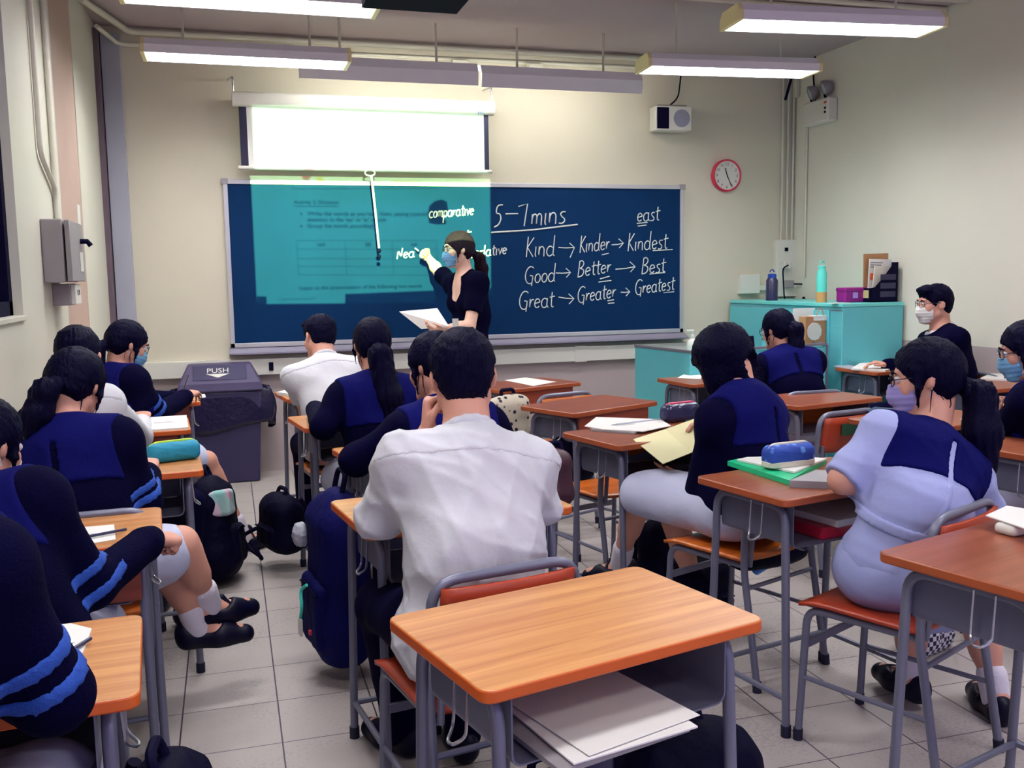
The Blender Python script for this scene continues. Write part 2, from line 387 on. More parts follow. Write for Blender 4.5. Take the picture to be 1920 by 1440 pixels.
# trunking along the front wall
t = thing('cable_trunking', 'long white cable trunking along the front wall under the blackboard', 'trunking', (0, D, .715))
MB().box((-.58, -.06, 0), (3.9, -.001, .118)).build('channel', M['white_plastic'], t, bevel=.004)
for x in (-.12, 2.66): MB().box((x-.05, -.064, -.004), (x+.05, -.058, .122)).build('cover_joint', M['white_plastic'], t)
for px, lab in ((461, 'white double socket on the trunking above the black bin'), (1206, 'white switch plate on the trunking beside the teal lectern')):
    p = at_y(px, 676 if px < 900 else 652, D-.06)
    s = thing('wall_socket', lab, 'socket', (p.x, D-.06, .775)); MB().box((-.05, -.014, -.046), (.05, 0, .046)).build('socket_plate', M['white_plastic'], s, bevel=.003)
    for dx in (-.02, .02): MB().box((dx-.004, -.0155, -.012), (dx+.004, -.0135, .006)).build('slot', M['black'], s)
p = at_y(508, 678, D-.06)
s = thing('network_socket', 'tiny black data socket in the trunking under the left part of the board', 'socket', (p.x, D-.06, .775))
MB().box((-.016, -.008, -.03), (.016, 0, .03)).build('socket_plate', M['black'], s, bevel=.002)

# pipes at the top of the front wall and across the ceiling
conduit('conduit', [(-.7, 6.6, 2.98), (-.62, D-.03, 2.98), (XR-.9, D-.03, 3.00)], .014, 'long thin pipe just under the ceiling along the front wall, lower of the two')
conduit('conduit', [(XL+.02, 6.3, 3.06), (-.55, D-.05, 3.06), (XR-.05, D-.05, 3.065)], .02, 'long thicker pipe in the angle of ceiling and front wall, upper of the two')
for i, (x, lab) in enumerate(((.45, 'small pipe junction box over the left ceiling lamp'), (1.72, 'pipe junction box above the middle of the board lamps'), (2.3, 'flat junction box above the right board lamp'))):
    o = MB().box((x-.06, D-.10, 2.90), (x+.06, D-.045, 2.975)).build('junction_box', M['white_paint'], bevel=.004); tag(o, lab, 'junction box')
for i, yy in enumerate((5.15, 5.35, 5.5)):
    lab = ['pipe across the ceiling, nearest of three parallel ones', 'middle of three parallel pipes across the ceiling', 'pipe across the ceiling, farthest of three parallel ones'][i]
    conduit('ceiling_pipe', [(1.2, yy, HC-.018), (XR-.02, yy+.0, HC-.018)], .018, lab, cat='pipe')
# right corner risers
px = [1467, 1477, 1487]
labs = ['leftmost of three thin vertical risers in the right corner', 'middle of three thin vertical risers in the right corner', 'rightmost of three thin vertical risers in the right corner']
for a, l in zip(px, labs):
    x = at_y(a, 320, D-.02).x
    conduit('riser_pipe', [(x, D-.016, at_y(a, 455, D).z), (x, D-.016, HC)], .010, l, cat='pipe')
ye = at_x(1511, 330, XR-.015).y
conduit('riser_pipe', [(XR-.014, ye, at_x(1508, 520, XR).z), (XR-.014, ye, at_x(1513, 215, XR).z)], .011, 'single vertical pipe on the right wall under the emergency lamp', cat='pipe')
p0, p1 = at_y(1487, 60, D), at_y(1513, 150, D)
o = MB().box((p0.x, D-.07, 2.82), (min(p1.x+.02, XR-.005), D, HC)).build('cable_duct', M['white_paint'], bevel=.004); tag(o, 'short white vertical duct at the ceiling in the right corner', 'duct')
p = at_y(1481, 100, 6.9)
o = MB().tube(fillet([(4.5, 6.95, HC), (4.46, 6.93, 2.95), (4.42, 6.95, 2.78)], .05), .012, 8).build('black_cable', M['black']); tag(o, 'thick black cable hanging from the ceiling in the right corner', 'cable')

# socket panel with plugs above the cabinet
pl, pr_ = at_y(1450, 450, D), at_y(1488, 555, D)
t = thing('socket_board', 'white power point panel with plugs above the teal cabinet', 'socket board', ((pl.x+pr_.x)/2, D, pr_.z))
W, H = (pr_.x-pl.x), pl.z-pr_.z
MB().box((-W/2, -.06, 0), (W/2, 0, H)).build('back_box', M['white_plastic'], t, bevel=.004)
MB().box((-.03, -.066, H*.80), (0, -.058, H*.86)).build('switch', M['black'], t)
for zz, xx in ((H*.55, -.035), (H*.22, .0)): MB().box((xx-.03, -.12, zz-.03), (xx+.03, -.06, zz+.03)).build('plug', M['grey_plastic'] if zz < .2 else M['white_plastic'], t, bevel=.006)
def cable(name, pts, r, label, m='black'): 
    o = MB().tube(fillet(pts, .08, 8), r, 8).build(name, M[m]); tag(o, label, 'cable'); return o
b = pl.x+W/2; zc = 1.18
cable('power_cable', [(b-.04, D-.13, pr_.z+H*.55), (b-.11, D-.16, pr_.z+H*.5), (b-.10, D-.18, pr_.z-.05), (b+.02, D-.2, pr_.z-.16), (b+.05, D-.22, zc+.004)], .006, 'black cable looping left from the upper plug down to the cabinet')
cable('power_cable', [(b+.02, D-.13, pr_.z+H*.22), (b+.13, D-.15, pr_.z+.1), (b+.12, D-.2, pr_.z-.1), (b+.03, D-.26, zc+.004)], .006, 'black cable looping right from the lower plug down to the cabinet')
for (xa, ya, xb, yb, lab) in ((1382, 515, 1418, 550, 'square white wall box left of the power panel'), (1488, 525, 1503, 547, 'small white box right of the power panel, left one of two'), (1504, 525, 1525, 547, 'small white box right of the power panel, right one of two')):
    a, c = at_y(xa, ya, D), at_y(xb, yb, D)
    o = MB().box((a.x, D-.06, c.z), (min(c.x, XR-.005), D, a.z)).build('wall_box', M['white_plastic'], bevel=.005); tag(o, lab, 'wall box')
a = at_y(1418, 540, D); o = MB().box((a.x, D-.035, a.z-.02), (pl.x-.005, D, a.z+.02)).build('wall_channel', M['white_plastic'], bevel=.003); tag(o, 'short horizontal white channel between the wall boxes', 'channel')

# ------------------------------------------------------------------ speaker, clock, emergency lamp
a, c = at_y(1233, 197, D-.16), at_y(1299, 245, D-.16)
t = thing('wall_speaker', 'white box loudspeaker with a dark panel high on the front wall', 'loudspeaker', ((a.x+c.x)/2, D, (a.z+c.z)/2), rotz=rad(-3))
W, H = (c.x-a.x)/2, (a.z-c.z)/2
MB().box((-W, -.15, -H), (W, -.02, H)).build('case', M['white_plastic'], t, bevel=.006)
MB().box((-W+.012, -.155, -H+.012), (-W+.11, -.148, H-.012)).build('dark_panel', M['black'], t, bevel=.002)
MB().add(*(lambda n=32, r=.068: ([(W-.085+r*math.cos(2*math.pi*i/n), -.153, r*math.sin(2*math.pi*i/n)) for i in range(n)]+[(W-.085+r*math.cos(2*math.pi*i/n), -.146, r*math.sin(2*math.pi*i/n)) for i in range(n)], [tuple(range(n))]+[(i, (i+1) % n, n+(i+1) % n, n+i) for i in range(n)]))()).build('grille', mat('speaker_grille', lin(150, 150, 172), .6, bump=.5, bscale=400), t)
MB().box((-W*.7, -.09, H), (W*.9, 0, H+.02)).build('bracket', M['box_grey'], t, bevel=.003)
MB().tube(fillet([(.0, -.05, H+.015), (.08, -.05, H+.08), (.12, -.02, H+.3), (.16, -.02, HC-.02-(a.z+c.z)/2)], .08), .006, 8).build('lead', M['black'], t)

c = at_y(1363, 329, D-.03); R_ = .130
t = thing('wall_clock', 'round wall clock with a red rim and a white dial', 'clock', (c.x, D, c.z), rot=(rad(90), 0, 0))
MB().lathe([(R_-.012, 0), (R_, .006), (R_, .036), (R_-.006, .044), (R_-.014, .040), (R_-.014, .03)], 48).build('rim', M['red'], t)
MB().lathe([(.001, .030), (R_-.013, .0302), (R_-.013, .031), (.001, .0312)], 48).build('dial', M['white_plastic'], t)
for h in range(1, 13):
    an = rad(90-30*h); q = text_mesh(str(h), .034, 'numeral', M['black'], t, Matrix.Translation((math.cos(an)*.092, math.sin(an)*.092-.012, .0318)), 'CENTER')
def hand(name, L, w, ang, z):
    an = rad(90-ang); R2 = Matrix.Rotation(an, 4, 'Z'); mb = MB(); mb.T = R2
    mb.box((-.018, -w, z), (L, w, z+.0015)); mb.build(name, M['black'], t)
hand('hour_hand', .062, .0035, 30*11+30*26/60, .0335); hand('minute_hand', .092, .0026, 6*26, .0355)

p = at_x(1534, 208, XR-.06)
t = thing('emergency_light', 'twin headed emergency light box on the right wall near the corner', 'emergency light', (XR, p.y, p.z))
MB().box((-.09, -.17, -.10), (0, .17, .08)).build('battery_case', M['white_plastic'], t, bevel=.012)
MB().box((-.0935, -.15, .035), (-.089, -.12, .05)).build('indicator', mat('indicator_red', lin(220, 60, 40), .4), t)
for zz in (.0, -.03): MB().box((-.0935, -.145, zz-.008), (-.089, -.125, zz+.008)).build('switch', M['black'], t)
for yy, zz in ((-.08, .16), (.10, .15)):
    mb = MB(); mb.T = Matrix.Translation((-.06, yy, zz)) @ Matrix.Rotation(rad(-115), 4, 'Y') @ Matrix.Rotation(rad(-25), 4, 'X')
    mb.lathe([(.03, -.06), (.05, -.04), (.062, .0), (.062, .012)], 20); h = mb.build('lamp_head', M['grey_plastic'], t)
    mb = MB(); mb.T = Matrix.Translation((-.06, yy, zz)) @ Matrix.Rotation(rad(-115), 4, 'Y') @ Matrix.Rotation(rad(-25), 4, 'X')
    mb.sphere((0, 0, .008), (.056, .056, .02)); mb.build('lens', M['lens'], h)
    MB().tube([(-.05, yy, .08), (-.06, yy, zz-.02)], .012, 8).build('neck', M['black'], t)
MB().tube(fillet([(-.02, .10, .08), (-.03, .12, .3), (-.01, .13, HC-p.z)], .05), .007, 8).build('lead', M['black'], t)

# ------------------------------------------------------------------ ceiling lamps
E_LAMP = mat('lamp_glow', (1, 1, 1, 1), .5, emis=(1.0, .985, 1.0, 1), estr=LAMP_POWER)
M['louvre'] = mat('louvre_white', lin(236, 236, 236), .3)
def make_lamp(label):
    t = thing('ceiling_lamp', label, 'ceiling lamp', group='hanging louvre lamps')
    L, Wd = 1.18, .26
    mb = MB(); sec = [(-Wd/2, 0), (-Wd/2, .045), (-Wd/2+.035, .085), (Wd/2-.035, .085), (Wd/2, .045), (Wd/2, 0), (Wd/2-.012, 0), (Wd/2-.012, .04), (-Wd/2+.012, .04), (-Wd/2+.012, 0)]
    n = len(sec)
    mb.add([(-L/2+.02, y, z) for y, z in sec]+[(L/2-.02, y, z) for y, z in sec], [(i, (i+1) % n, n+(i+1) % n, n+i) for i in range(n)])
    mb.build('case', M['lamp_case'], t, smooth=False)
    for s in (-1, 1):
        mb = MB(); mb.T = Matrix.Translation((s*(L/2-.01), 0, 0)) @ Matrix.Rotation(rad(90), 4, 'Z') @ Matrix.Rotation(rad(90), 4, 'X')
        mb.prism([(-Wd/2-.002, -.003), (Wd/2+.002, -.003), (Wd/2+.002, .047), (Wd/2-.033, .088), (-Wd/2+.033, .088), (-Wd/2-.002, .047)], -.012, .012)
        mb.build('end_cap', M['lamp_end'], t, bevel=.004)
        MB().tube([(s*.36, 0, .085), (s*.36, 0, HC-2.68)], .007, 8).build('hanger', M['white_paint'], t)
    MB().add([(-L/2+.03, -Wd/2+.014, .034), (L/2-.03, -Wd/2+.014, .034), (L/2-.03, Wd/2-.014, .034), (-L/2+.03, Wd/2-.014, .034)], [(3, 2, 1, 0)]).build('diffuser', E_LAMP, t, smooth=False)
    mb = MB()
    for k in range(13):
        x = -L/2+.05+k*(L-.1)/12; mb.box((x-.0015, -Wd/2+.014, .006), (x+.0015, Wd/2-.014, .033))
    mb.box((-L/2+.03, -.003, .004), (L/2-.03, .003, .033)); mb.build('louvre', M['louvre'], t, smooth=False)
    return t
ZL = 2.68
lamp0 = make_lamp('hanging louvre lamp left of the middle, just above the projector screen')
def lamp_at(o, far_mid, rz):
    p = at_z(far_mid[0], far_mid[1], ZL); o.location = (p.x, p.y-.13*math.cos(rz), ZL); o.rotation_euler = (0, 0, rz)
lamp_at(lamp0, (465, 124), 0)
for far, rz, lab in (((1348, 143.5), rad(-5), 'hanging louvre lamp above the wall loudspeaker, nearer the board'), ((1536, 65), rad(-6), 'hanging louvre lamp nearest the right wall at the top of the picture'), ((473, 22), 0, 'hanging louvre lamp cut by the top edge beside the projector')):
    o = dup(lamp0, (0, 0, 0), 0, lab); lamp_at(o, far, rz)
for x, y in ((.2, 3.0), (2.9, 2.7), (.2, 1.1), (2.9, .9), (1.5, -.6)):
    dup(lamp0, (x, y, ZL), 0, 'hanging louvre lamp over the rear rows of desks, outside the picture')

# board lamps: asymmetric reflectors turned to the board
E_BOARD = mat('board_lamp_glow', (1, 1, 1, 1), .5, emis=(1.0, .97, .86, 1), estr=BOARD_LAMP_W)
yb_ = 6.45
for (xa, xb, yp, lab) in ((561, 897, 150, 'left grey strip lamp hung in front of the board'), (903, 1204, 166, 'right grey strip lamp hung in front of the board')):
    a, b = at_y(xa, yp-1, yb_), at_y(xb, yp+8, yb_); z = (a.z+b.z)/2
    t = thing('board_lamp', lab, 'strip lamp', ((a.x+b.x)/2, yb_, z), group='strip lamps over the board'); L = b.x-a.x
    sec = [(0, 0), (-.012, .09), (.02, .15), (.10, .16), (.15, .145), (.15, .135), (.10, .145), (.03, .135), (.002, .086), (.012, .004)]; n = len(sec)
    MB().add([(-L/2, y, zz) for y, zz in sec]+[(L/2, y, zz) for y, zz in sec], [(i, (i+1) % n, n+(i+1) % n, n+i) for i in range(n)]+[tuple(range(n-1, -1, -1)), tuple(range(n, 2*n))]).build('reflector', M['lamp_case'], t, smooth=False)
    MB().tube([(-L/2+.02, .06, .095), (L/2-.02, .06, .095)], .013, 12).build('lamp_tube', E_BOARD, t)
    for s in (-1, 1): MB().tube([(s*L*.27, .06, .155), (s*L*.27, .06, HC-z)], .009, 8).build('hanger', M['white_paint'], t)

# ------------------------------------------------------------------ blackboard
a, c = at_y(420, 338, D), at_y(1280, 618, D)
BX0, BX1, BZ0, BZ1 = .006, 3.566, .915, 2.098
t = BOARD = thing('blackboard', 'wide green blackboard with an aluminium frame and chalk writing', 'blackboard', (0, D, 0))
MB().box((BX0+.02, -.022, BZ0+.02), (BX1-.02, 0, BZ1-.02)).build('board_panel', M['board'], t, smooth=False)
fr = .032
mb = MB().box((BX0, -.034, BZ1-fr), (BX1, 0, BZ1)).box((BX0, -.034, BZ0), (BX0+fr, 0, BZ1)).box((BX1-fr, -.034, BZ0), (BX1, 0, BZ1)).box((BX0, -.034, BZ0), (BX1, 0, BZ0+fr))
mb.build('frame', M['alu'], t, smooth=False, bevel=.003)
for x in (BX0+.012, BX1-.012): MB().box((x-.024, -.038, BZ1-.034), (x+.024, -.001, BZ1+.006)).build('corner_cap', M['grey_plastic'], t, bevel=.004)
MB().add([(BX0-.01, -.02, BZ0), (BX1+.01, -.02, BZ0), (BX1+.01, -.11, BZ0-.045), (BX0-.01, -.11, BZ0-.045), (BX0-.01, -.11, BZ0-.035), (BX1+.01, -.11, BZ0-.035), (BX1+.01, -.02, BZ0-.06), (BX0-.01, -.02, BZ0-.06)],
    [(0, 1, 5, 4), (4, 5, 2, 3), (3, 2, 6, 7), (7, 6, 1, 0), (0, 4, 3, 7), (1, 6, 2, 5)]).build('chalk_tray', M['tray'], t, smooth=False)

def arc(cx, cy, rx, ry, a0, a1, n=9): return [(cx+rx*math.cos(rad(a0+(a1-a0)*i/n)), cy+ry*math.sin(rad(a0+(a1-a0)*i/n))) for i in range(n+1)]
G = {  # single stroke letters, x-height 1: (strokes, advance)
 'a': ([arc(.45, .5, .42, .5, 40, 320), [(.8, 1), (.78, .3), (1., 0)]], 1.1),
 'c': ([arc(.5, .5, .42, .5, 45, 315)], .95),
 'd': ([arc(.42, .5, .4, .5, 40, 320), [(.85, 2.05), (.8, .2), (.98, 0)]], 1.1),
 'e': ([[(.08, .5), (.75, .62)] + arc(.42, .52, .36, .48, 20, 320)], .95),
 'h': ([[(.1, 2), (.12, 0), (.15, .6)] + arc(.42, .6, .27, .38, 180, 0)+[(.7, 0)]], .95),
 'i': ([[(.12, 1), (.1, .2), (.2, 0)]], .42),
 'l': ([[(.15, 1.8), (.1, .15), (.3, 0)]], .42),
 'm': ([[(.08, 1), (.08, 0), (.1, .65)]+arc(.32, .65, .22, .35, 180, 0)+[(.54, 0), (.55, .65)]+arc(.77, .65, .22, .35, 180, 0)+[(1., 0)]], 1.25),
 'n': ([[(.1, 1), (.1, 0), (.13, .6)]+arc(.42, .6, .29, .38, 180, 0)+[(.73, 0)]], 1.),
 'o': ([arc(.42, .5, .38, .5, 80, 440)], .95),
 'p': ([[(.1, 1), (.06, -.9)], [(.1, .4)]+arc(.42, .5, .36, .48, 170, -160)], .95),
 'r': ([[(.1, 1), (.1, 0), (.12, .55), (.35, .95), (.6, .9)]], .7),
 's': ([[(.62, .95), (.3, 1.), (.12, .8), (.3, .55), (.56, .4), (.6, .15), (.35, -.02), (.05, .05)]], .78),
 't': ([[(.3, 1.6), (.28, .2), (.45, 0), (.6, .1)], [(.02, 1.05), (.68, 1.15)]], .72),
 'u': ([[(.1, 1), (.1, .35)]+arc(.4, .35, .3, .35, 180, 340)+[(.74, 1), (.74, .1), (.9, 0)]], 1.),
 'v': ([[(.05, 1), (.35, 0), (.7, 1.05)]], .78),
 'B': ([[(.15, 1.9), (.05, 0)], [(.1, 1.8), (.5, 1.95), (.85, 1.6), (.65, 1.15), (.15, 1.), (.75, .9), (.92, .5), (.65, .08), (.02, 0)]], 1.1),
 'G': ([arc(.75, .9, .68, .95, 50, 300, 14)+[(1.15, .8), (.7, .85)], [(1.12, .82), (1.05, -.3)]], 1.4),
 'K': ([[(.1, 2), (.05, 0)], [(.8, 1.9), (.1, .95), (.85, 0)]], 1.),
 'N': ([[(.05, 0), (.15, 1.7), (.75, .05), (.85, 1.8)]], 1.1),
 '5': ([[(.9, 1.9), (.25, 1.85), (.18, 1.1), (.6, 1.15), (.85, .7), (.6, .1), (.1, -.1)]], 1.1),
 '7': ([[(.05, 1.75), (.85, 2.), (.7, 0)]], 1.05),
 '-': ([[(.05, 1.), (1.1, 1.02)]], 1.25), ' ': ([], .6)}
YC = -.0245
def chalk(strokes_px, name='chalk_word', r=.0042):
    mb = MB()
    for st in strokes_px:
        pts = [at_y(x, y, D+YC) for x, y in st]
        pts = [(q.x, YC, q.z) for q in pts]
        if len(pts) > 3: pts = smooth_path(pts)
        mb.tube(pts, r, 6)
    o = mb.build(name, M['chalk'], BOARD); 
    return o
def smooth_path(pts, it=2):
    p = [Vector(q) for q in pts]
    for _ in range(it):
        n = [p[0]]
        for a, b in zip(p, p[1:]): n += [a*.75+b*.25, a*.25+b*.75]
        n.append(p[-1]); p = n
    return p
def word(s, x0, y0, x1, y1, xh, slant=.08, r=.0042):
    tot = sum(G[ch][1] for ch in s); k = (x1-x0)/tot; cur = 0; out = []
    for ch in s:
        st, adv = G[ch]
        for line in st:
            q = []
            for (gx, gy) in line:
                tx = cur+gx; px = x0+tx*k+gy*xh*slant; base = y0+(y1-y0)*tx/tot; q.append((px, base-gy*xh))
            out.append(q)
        cur += adv
    return chalk(out, r=r)
def arrow(x0, y0, x1, y1, h=9, tail=0):
    chalk([[(x0, y0), ((x0+x1)/2, (y0+y1)/2+1), (x1, y1)], [(x1-h, y1-h*.9), (x1, y1), (x1-h*.9, y1+h+tail)]], 'chalk_arrow')
word('5', 925, 424, 943, 424, 21, r=.005); word('-', 945, 421, 973, 421, 20, r=.005); word('7', 968, 424, 990, 424, 21, r=.005); word('mins', 995, 424, 1062, 418, 22, r=.005)
chalk([[(921, 436), (1000, 431), (1083, 421)]], 'chalk_underline', .006)
word('east', 1194, 416, 1237, 413, 16); chalk([[(1194, 419), (1214, 417)], [(1196, 424), (1212, 422)]], 'chalk_underline')
word('Kind', 986, 482, 1041, 480, 19); arrow(1047, 464, 1077, 464, 9, 10); word('Kinder', 1087, 474, 1143, 468, 16); chalk([[(1128, 478), (1141, 475)]], 'chalk_underline', .0035)
arrow(1147, 459, 1169, 456, 9); word('Kindest', 1177, 471, 1252, 466, 17); chalk([[(1224, 470), (1261, 468)]], 'chalk_underline')
word('Good', 983, 532, 1042, 528, 17); arrow(1042, 512, 1070, 511, 9); word('Better', 1083, 520, 1146, 511, 16); chalk([[(1125, 523), (1143, 518)], [(1122, 529), (1146, 526)]], 'chalk_underline')
arrow(1154, 505, 1191, 500, 10); word('Best', 1203, 514, 1248, 510, 16); chalk([[(1218, 514), (1247, 511)]], 'chalk_underline')
word('Great', 972, 580, 1039, 576, 18); arrow(1047, 557, 1076, 560, 10); word('Greater', 1082, 568, 1155, 558, 16); chalk([[(1139, 564), (1151, 562)], [(1140, 569), (1152, 568)]], 'chalk_underline')
arrow(1164, 548, 1181, 547, 8); word('Greatest', 1190, 553, 1265, 543, 15); chalk([[(1244, 549), (1264, 547)]], 'chalk_underline', .003)
word('comparative', 804, 409, 889, 403, 12, r=.005); word('t', 872, 446, 884, 445, 9, r=.005); word('perlative', 880, 484, 951, 476, 12, r=.005); word('Nea', 744, 486, 778, 482, 11, r=.005)

# ------------------------------------------------------------------ roll-up screen
YS = 6.93
tl, br_ = at_y(449, 205, YS), at_y(915, 316, YS)
SX0, SX1 = at_y(450, 260, YS).x, at_y(916, 260, YS).x; SZ1 = at_y(680, 208, YS).z; SZ0 = at_y(680, 318, YS).z
t = thing('projection_screen', 'white roll-down projection screen hung above the blackboard', 'screen', (0, YS, 0))
MB().box((SX0, -.002, SZ0), (SX1, .002, SZ1+.02)).build('screen_cloth', M['screen'], t, smooth=False)
for x0, x1 in ((SX0, SX0+.05), (SX1-.035, SX1)): MB().box((x0, -.0035, SZ0+.005), (x1, -.002, SZ1)).build('border', M['screen_border'], t, smooth=False)
mb = MB(); mb.T = Matrix.Translation((SX0-.04, 0, SZ1+.05)) @ Matrix.Rotation(rad(90), 4, 'Y')
mb.prism(rrect(.10, .10, .03), 0, SX1-SX0+.08); mb.build('roller_case', M['white_plastic'], t)
mb = MB().tube([(SX0-.02, 0, SZ0), (SX1+.02, 0, SZ0)], .014, 12); bb = mb.build('bottom_bar', M['white_plastic'], t)
for x in (SX0-.03, SX1+.03): MB().tube(fillet([(x, 0, SZ1+.09), (x, .0, SZ1+.2), (x-.03, .1, SZ1+.2), (x-.03, .13, SZ1+.2)], .02), .006, 8).build('hook', M['chrome'], t)
q = at_y(903, 212, YS-.052); text_mesh('EPIC', .03, 'maker_mark', mat('mark_blue', lin(40, 50, 130), .5), t, Matrix.Translation((q.x-.03, -.0515, q.z-.01)) @ Matrix.Rotation(rad(90), 4, 'X'))
r0, r1 = at_y(694, 324, YS-.03), at_y(711, 465, YS-.03)
RX = r0.x
mb = MB().tube([(RX+.035*math.cos(2*math.pi*i/20), -.02, r0.z+.02*math.sin(2*math.pi*i/20)) for i in range(20)], .006, 8, closed=True); mb.build('pull_ring', M['white_plastic'], t)
MB().tube(fillet([(r0.x+.01, -.02, r0.z-.02), (r0.x+.03, -.02, (r0.z+r1.z)/2), (r1.x, -.02, r1.z)], .1), .008, 8).build('pull_strap', M['white_plastic'], t)
MB().sphere((r1.x, -.02, r1.z-.02), .016).build('strap_end', M['black'], t)
MB().sphere((r1.x, -.02, r1.z-.06), .014).build('strap_bead', M['black'], t)

# ------------------------------------------------------------------ projector: housing, lens barrel with its slide, and the lamp behind the slide
PJ = Vector((.785, 3.95, 2.60))
t = thing('projector', 'black projector under the ceiling at the top edge of the picture', 'projector', PJ)
MB().box((-.20, -.26, -.10), (.20, .10, -.068)).box((-.20, -.26, .108), (.20, .10, .135)).box((-.20, -.26, -.068), (-.088, .10, .108)).box((.088, -.26, -.068), (.20, .10, .108)).box((-.088, -.26, -.068), (.088, -.06, .108)).build('body', M['black'], t, smooth=False)
MB().tube([(0, -.1, .135), (0, -.1, HC-PJ.z)], .02, 12).build('mount_pole', M['white_paint'], t)
lz = .02
n = 24; mb = MB()
ro, ri = .085, .079
vs = [(r*math.cos(2*math.pi*i/n), y, lz+r*math.sin(2*math.pi*i/n)) for (r, y) in ((ro, -.03), (ro, .09), (ri, .09), (ri, -.03)) for i in range(n)]
mb.add(vs, [(a*n+i, a*n+(i+1) % n, ((a+1) % 4)*n+(i+1) % n, ((a+1) % 4)*n+i) for a in range(4) for i in range(n)]); mb.build('lens_barrel', M['black'], t)
LP = PJ + Vector((0, .005, lz))
ps = bpy.data.lights.new('projector_beam', 'SPOT'); po = bpy.data.objects.new('projector_beam', ps); COL.objects.link(po); po.parent = t
ps.energy = PROJECTOR_W; ps.spot_size = rad(75); ps.spot_blend = 0; ps.shadow_soft_size = .00012; ps.color = (.46, 1.0, .29)
po.location = (0, .005, lz); po.rotation_euler = (rad(90), 0, 0)
# slide: everything is drawn at full size on the board plane, then reduced towards the lens
YP = D-.024; kS = .045/(YP-LP.y)
def sl(x, z): return (LP.x+(x-LP.x)*kS-PJ.x, .005+(YP-LP.y)*kS, LP.z+(z-LP.z)*kS-PJ.z)
def bp(px, py): q = at_y(px, py, YP); return q.x, q.z
TLc, TRc, BRc, BLc = bp(464, 205), bp(917, 205), bp(921, 566), bp(482, 570)
mb = MB()
ox0, ox1, oz0, oz1 = LP.x-3.2, LP.x+3.2, LP.z-3.2, LP.z+3.2
quad = [TLc, TRc, BRc, BLc]; outer = [(ox0, oz1), (ox1, oz1), (ox1, oz0), (ox0, oz0)]
mb.add([sl(*p) for p in outer]+[sl(*p) for p in quad], [(0, 1, 5, 4), (1, 2, 6, 5), (2, 3, 7, 6), (3, 0, 4, 7)])
mb.T = Matrix.Identity(4)
slide = mb.build('slide', M['black'], t, smooth=False)
def film(name, c):
    m = bpy.data.materials.new(name); m.use_nodes = True; nt = m.node_tree; nt.nodes.remove(nt.nodes['Principled BSDF'])
    tr = nt.nodes.new('ShaderNodeBsdfTransparent'); tr.inputs[0].default_value = c; nt.links.new(tr.outputs[0], nt.nodes['Material Output'].inputs[0]); return m
F_text = film('slide_ink', (.16, .20, .20, 1)); F_line = film('slide_line', (.55, .55, .55, 1)); F_bar = film('slide_taskbar', (.035, .05, .09, 1)); F_off = film('slide_unlit', (.02, .025, .04, 1))
F_red = film('slide_red', (.9, .12, .12, 1)); F_yel = film('slide_yellow', (.95, .8, .15, 1)); F_dk = film('slide_dark', (.08, .07, .07, 1)); F_tan = film('slide_tan', (.85, .75, .45, 1)); F_soft = film('slide_soft', (.8, .86, .84, 1))
def sl_poly(name, pts, m, off=0.):
    mb = MB(); vs = []
    for p in pts:
        x, z = bp(*p); q = sl(x, z); vs.append((q[0], q[1]+off, q[2]))
    mb.add(vs, [tuple(range(len(vs)))]); return mb.build(name, m, slide, smooth=False)
def sl_text(s, px, py, px1, m=F_text):
    a = Vector(bp(px, py)); b = Vector(bp(px1, py)); o = text_mesh(s, 1., 'slide_text', m, slide, bold=.022)
    xs = [v.co.x for v in o.data.vertices]; w = max(xs)-min(xs); k = (b-a).length/w
    for v in o.data.vertices:
        x, z = a.x+(v.co.x-min(xs))*k, a.y+v.co.y*k
        q = sl(x, z); v.co = (q[0], q[1]+.0002, q[2])
sl_poly('slide_page', [(440, 180), (930, 180), (930, 339), (440, 336)], film('slide_page_white', (.11, .09, .20, 1)), -.0008)  # unseen filter added to dim the beam and cut its green over the screen
sl_poly('slide_panel', [(482, 572), (500, 572), (500, 556), (482, 555)], F_bar)
sl_poly('slide_panel', [(647, 551), (925, 540), (925, 572), (647, 572)], F_bar)
sl_text('Activity 2: Dictation', 551, 383, 635); sl_poly('slide_rule', [(551, 386), (635, 386), (635, 387.5), (551, 387.5)], F_text)
sl_text('Write the words as you hear them, paying (special)', 576, 405, 805); sl_text("attention to the 'ear' or 'er' sounds", 576, 416, 725); sl_text('Group the words accordingly', 576, 428, 705)
for y in (401, 424): sl_poly('slide_bullet', [(565+2.2*math.cos(a), y+2.2*math.sin(a)) for a in [i*math.pi/4 for i in range(8)]], F_text)
sl_text('EAR', 595, 463, 611); sl_text('ER', 686, 463, 697); sl_text('AIR', 770, 463, 784)
sl_text('Listen to the pronunciation of the following two words', 562, 545, 792)
for (x0, y0, x1, y1) in ((556, 451, 820, 451), (558, 467, 820, 467), (558, 485, 820, 485), (559, 499, 820, 500), (560, 515, 820, 516)): sl_poly('slide_rule', [(x0, y0-.7), (x1, y1-.7), (x1, y1+.7), (x0, y0+.7)], F_line)
for (x0, y0, x1, y1) in ((556, 451, 560, 515), (647, 451, 650, 515), (735, 451, 738, 515), (819, 451, 821, 515), (549, 336, 549, 354), (640, 336, 641, 354), (728, 336, 729, 353)): sl_poly('slide_rule', [(x0-.7, y0), (x0+.7, y0), (x1+.7, y1), (x1-.7, y1)], F_line)
sl_poly('slide_rule', [(549, 353), (820, 352), (820, 354), (549, 355)], F_line)
sl_poly('slide_picture', [(566, 324), (584, 324), (582, 334), (568, 334)], F_red); sl_poly('slide_picture', [(571, 334), (574, 334), (574, 346), (571, 346)], F_text); sl_poly('slide_picture', [(576, 334), (579, 334), (579, 346), (576, 346)], F_text)
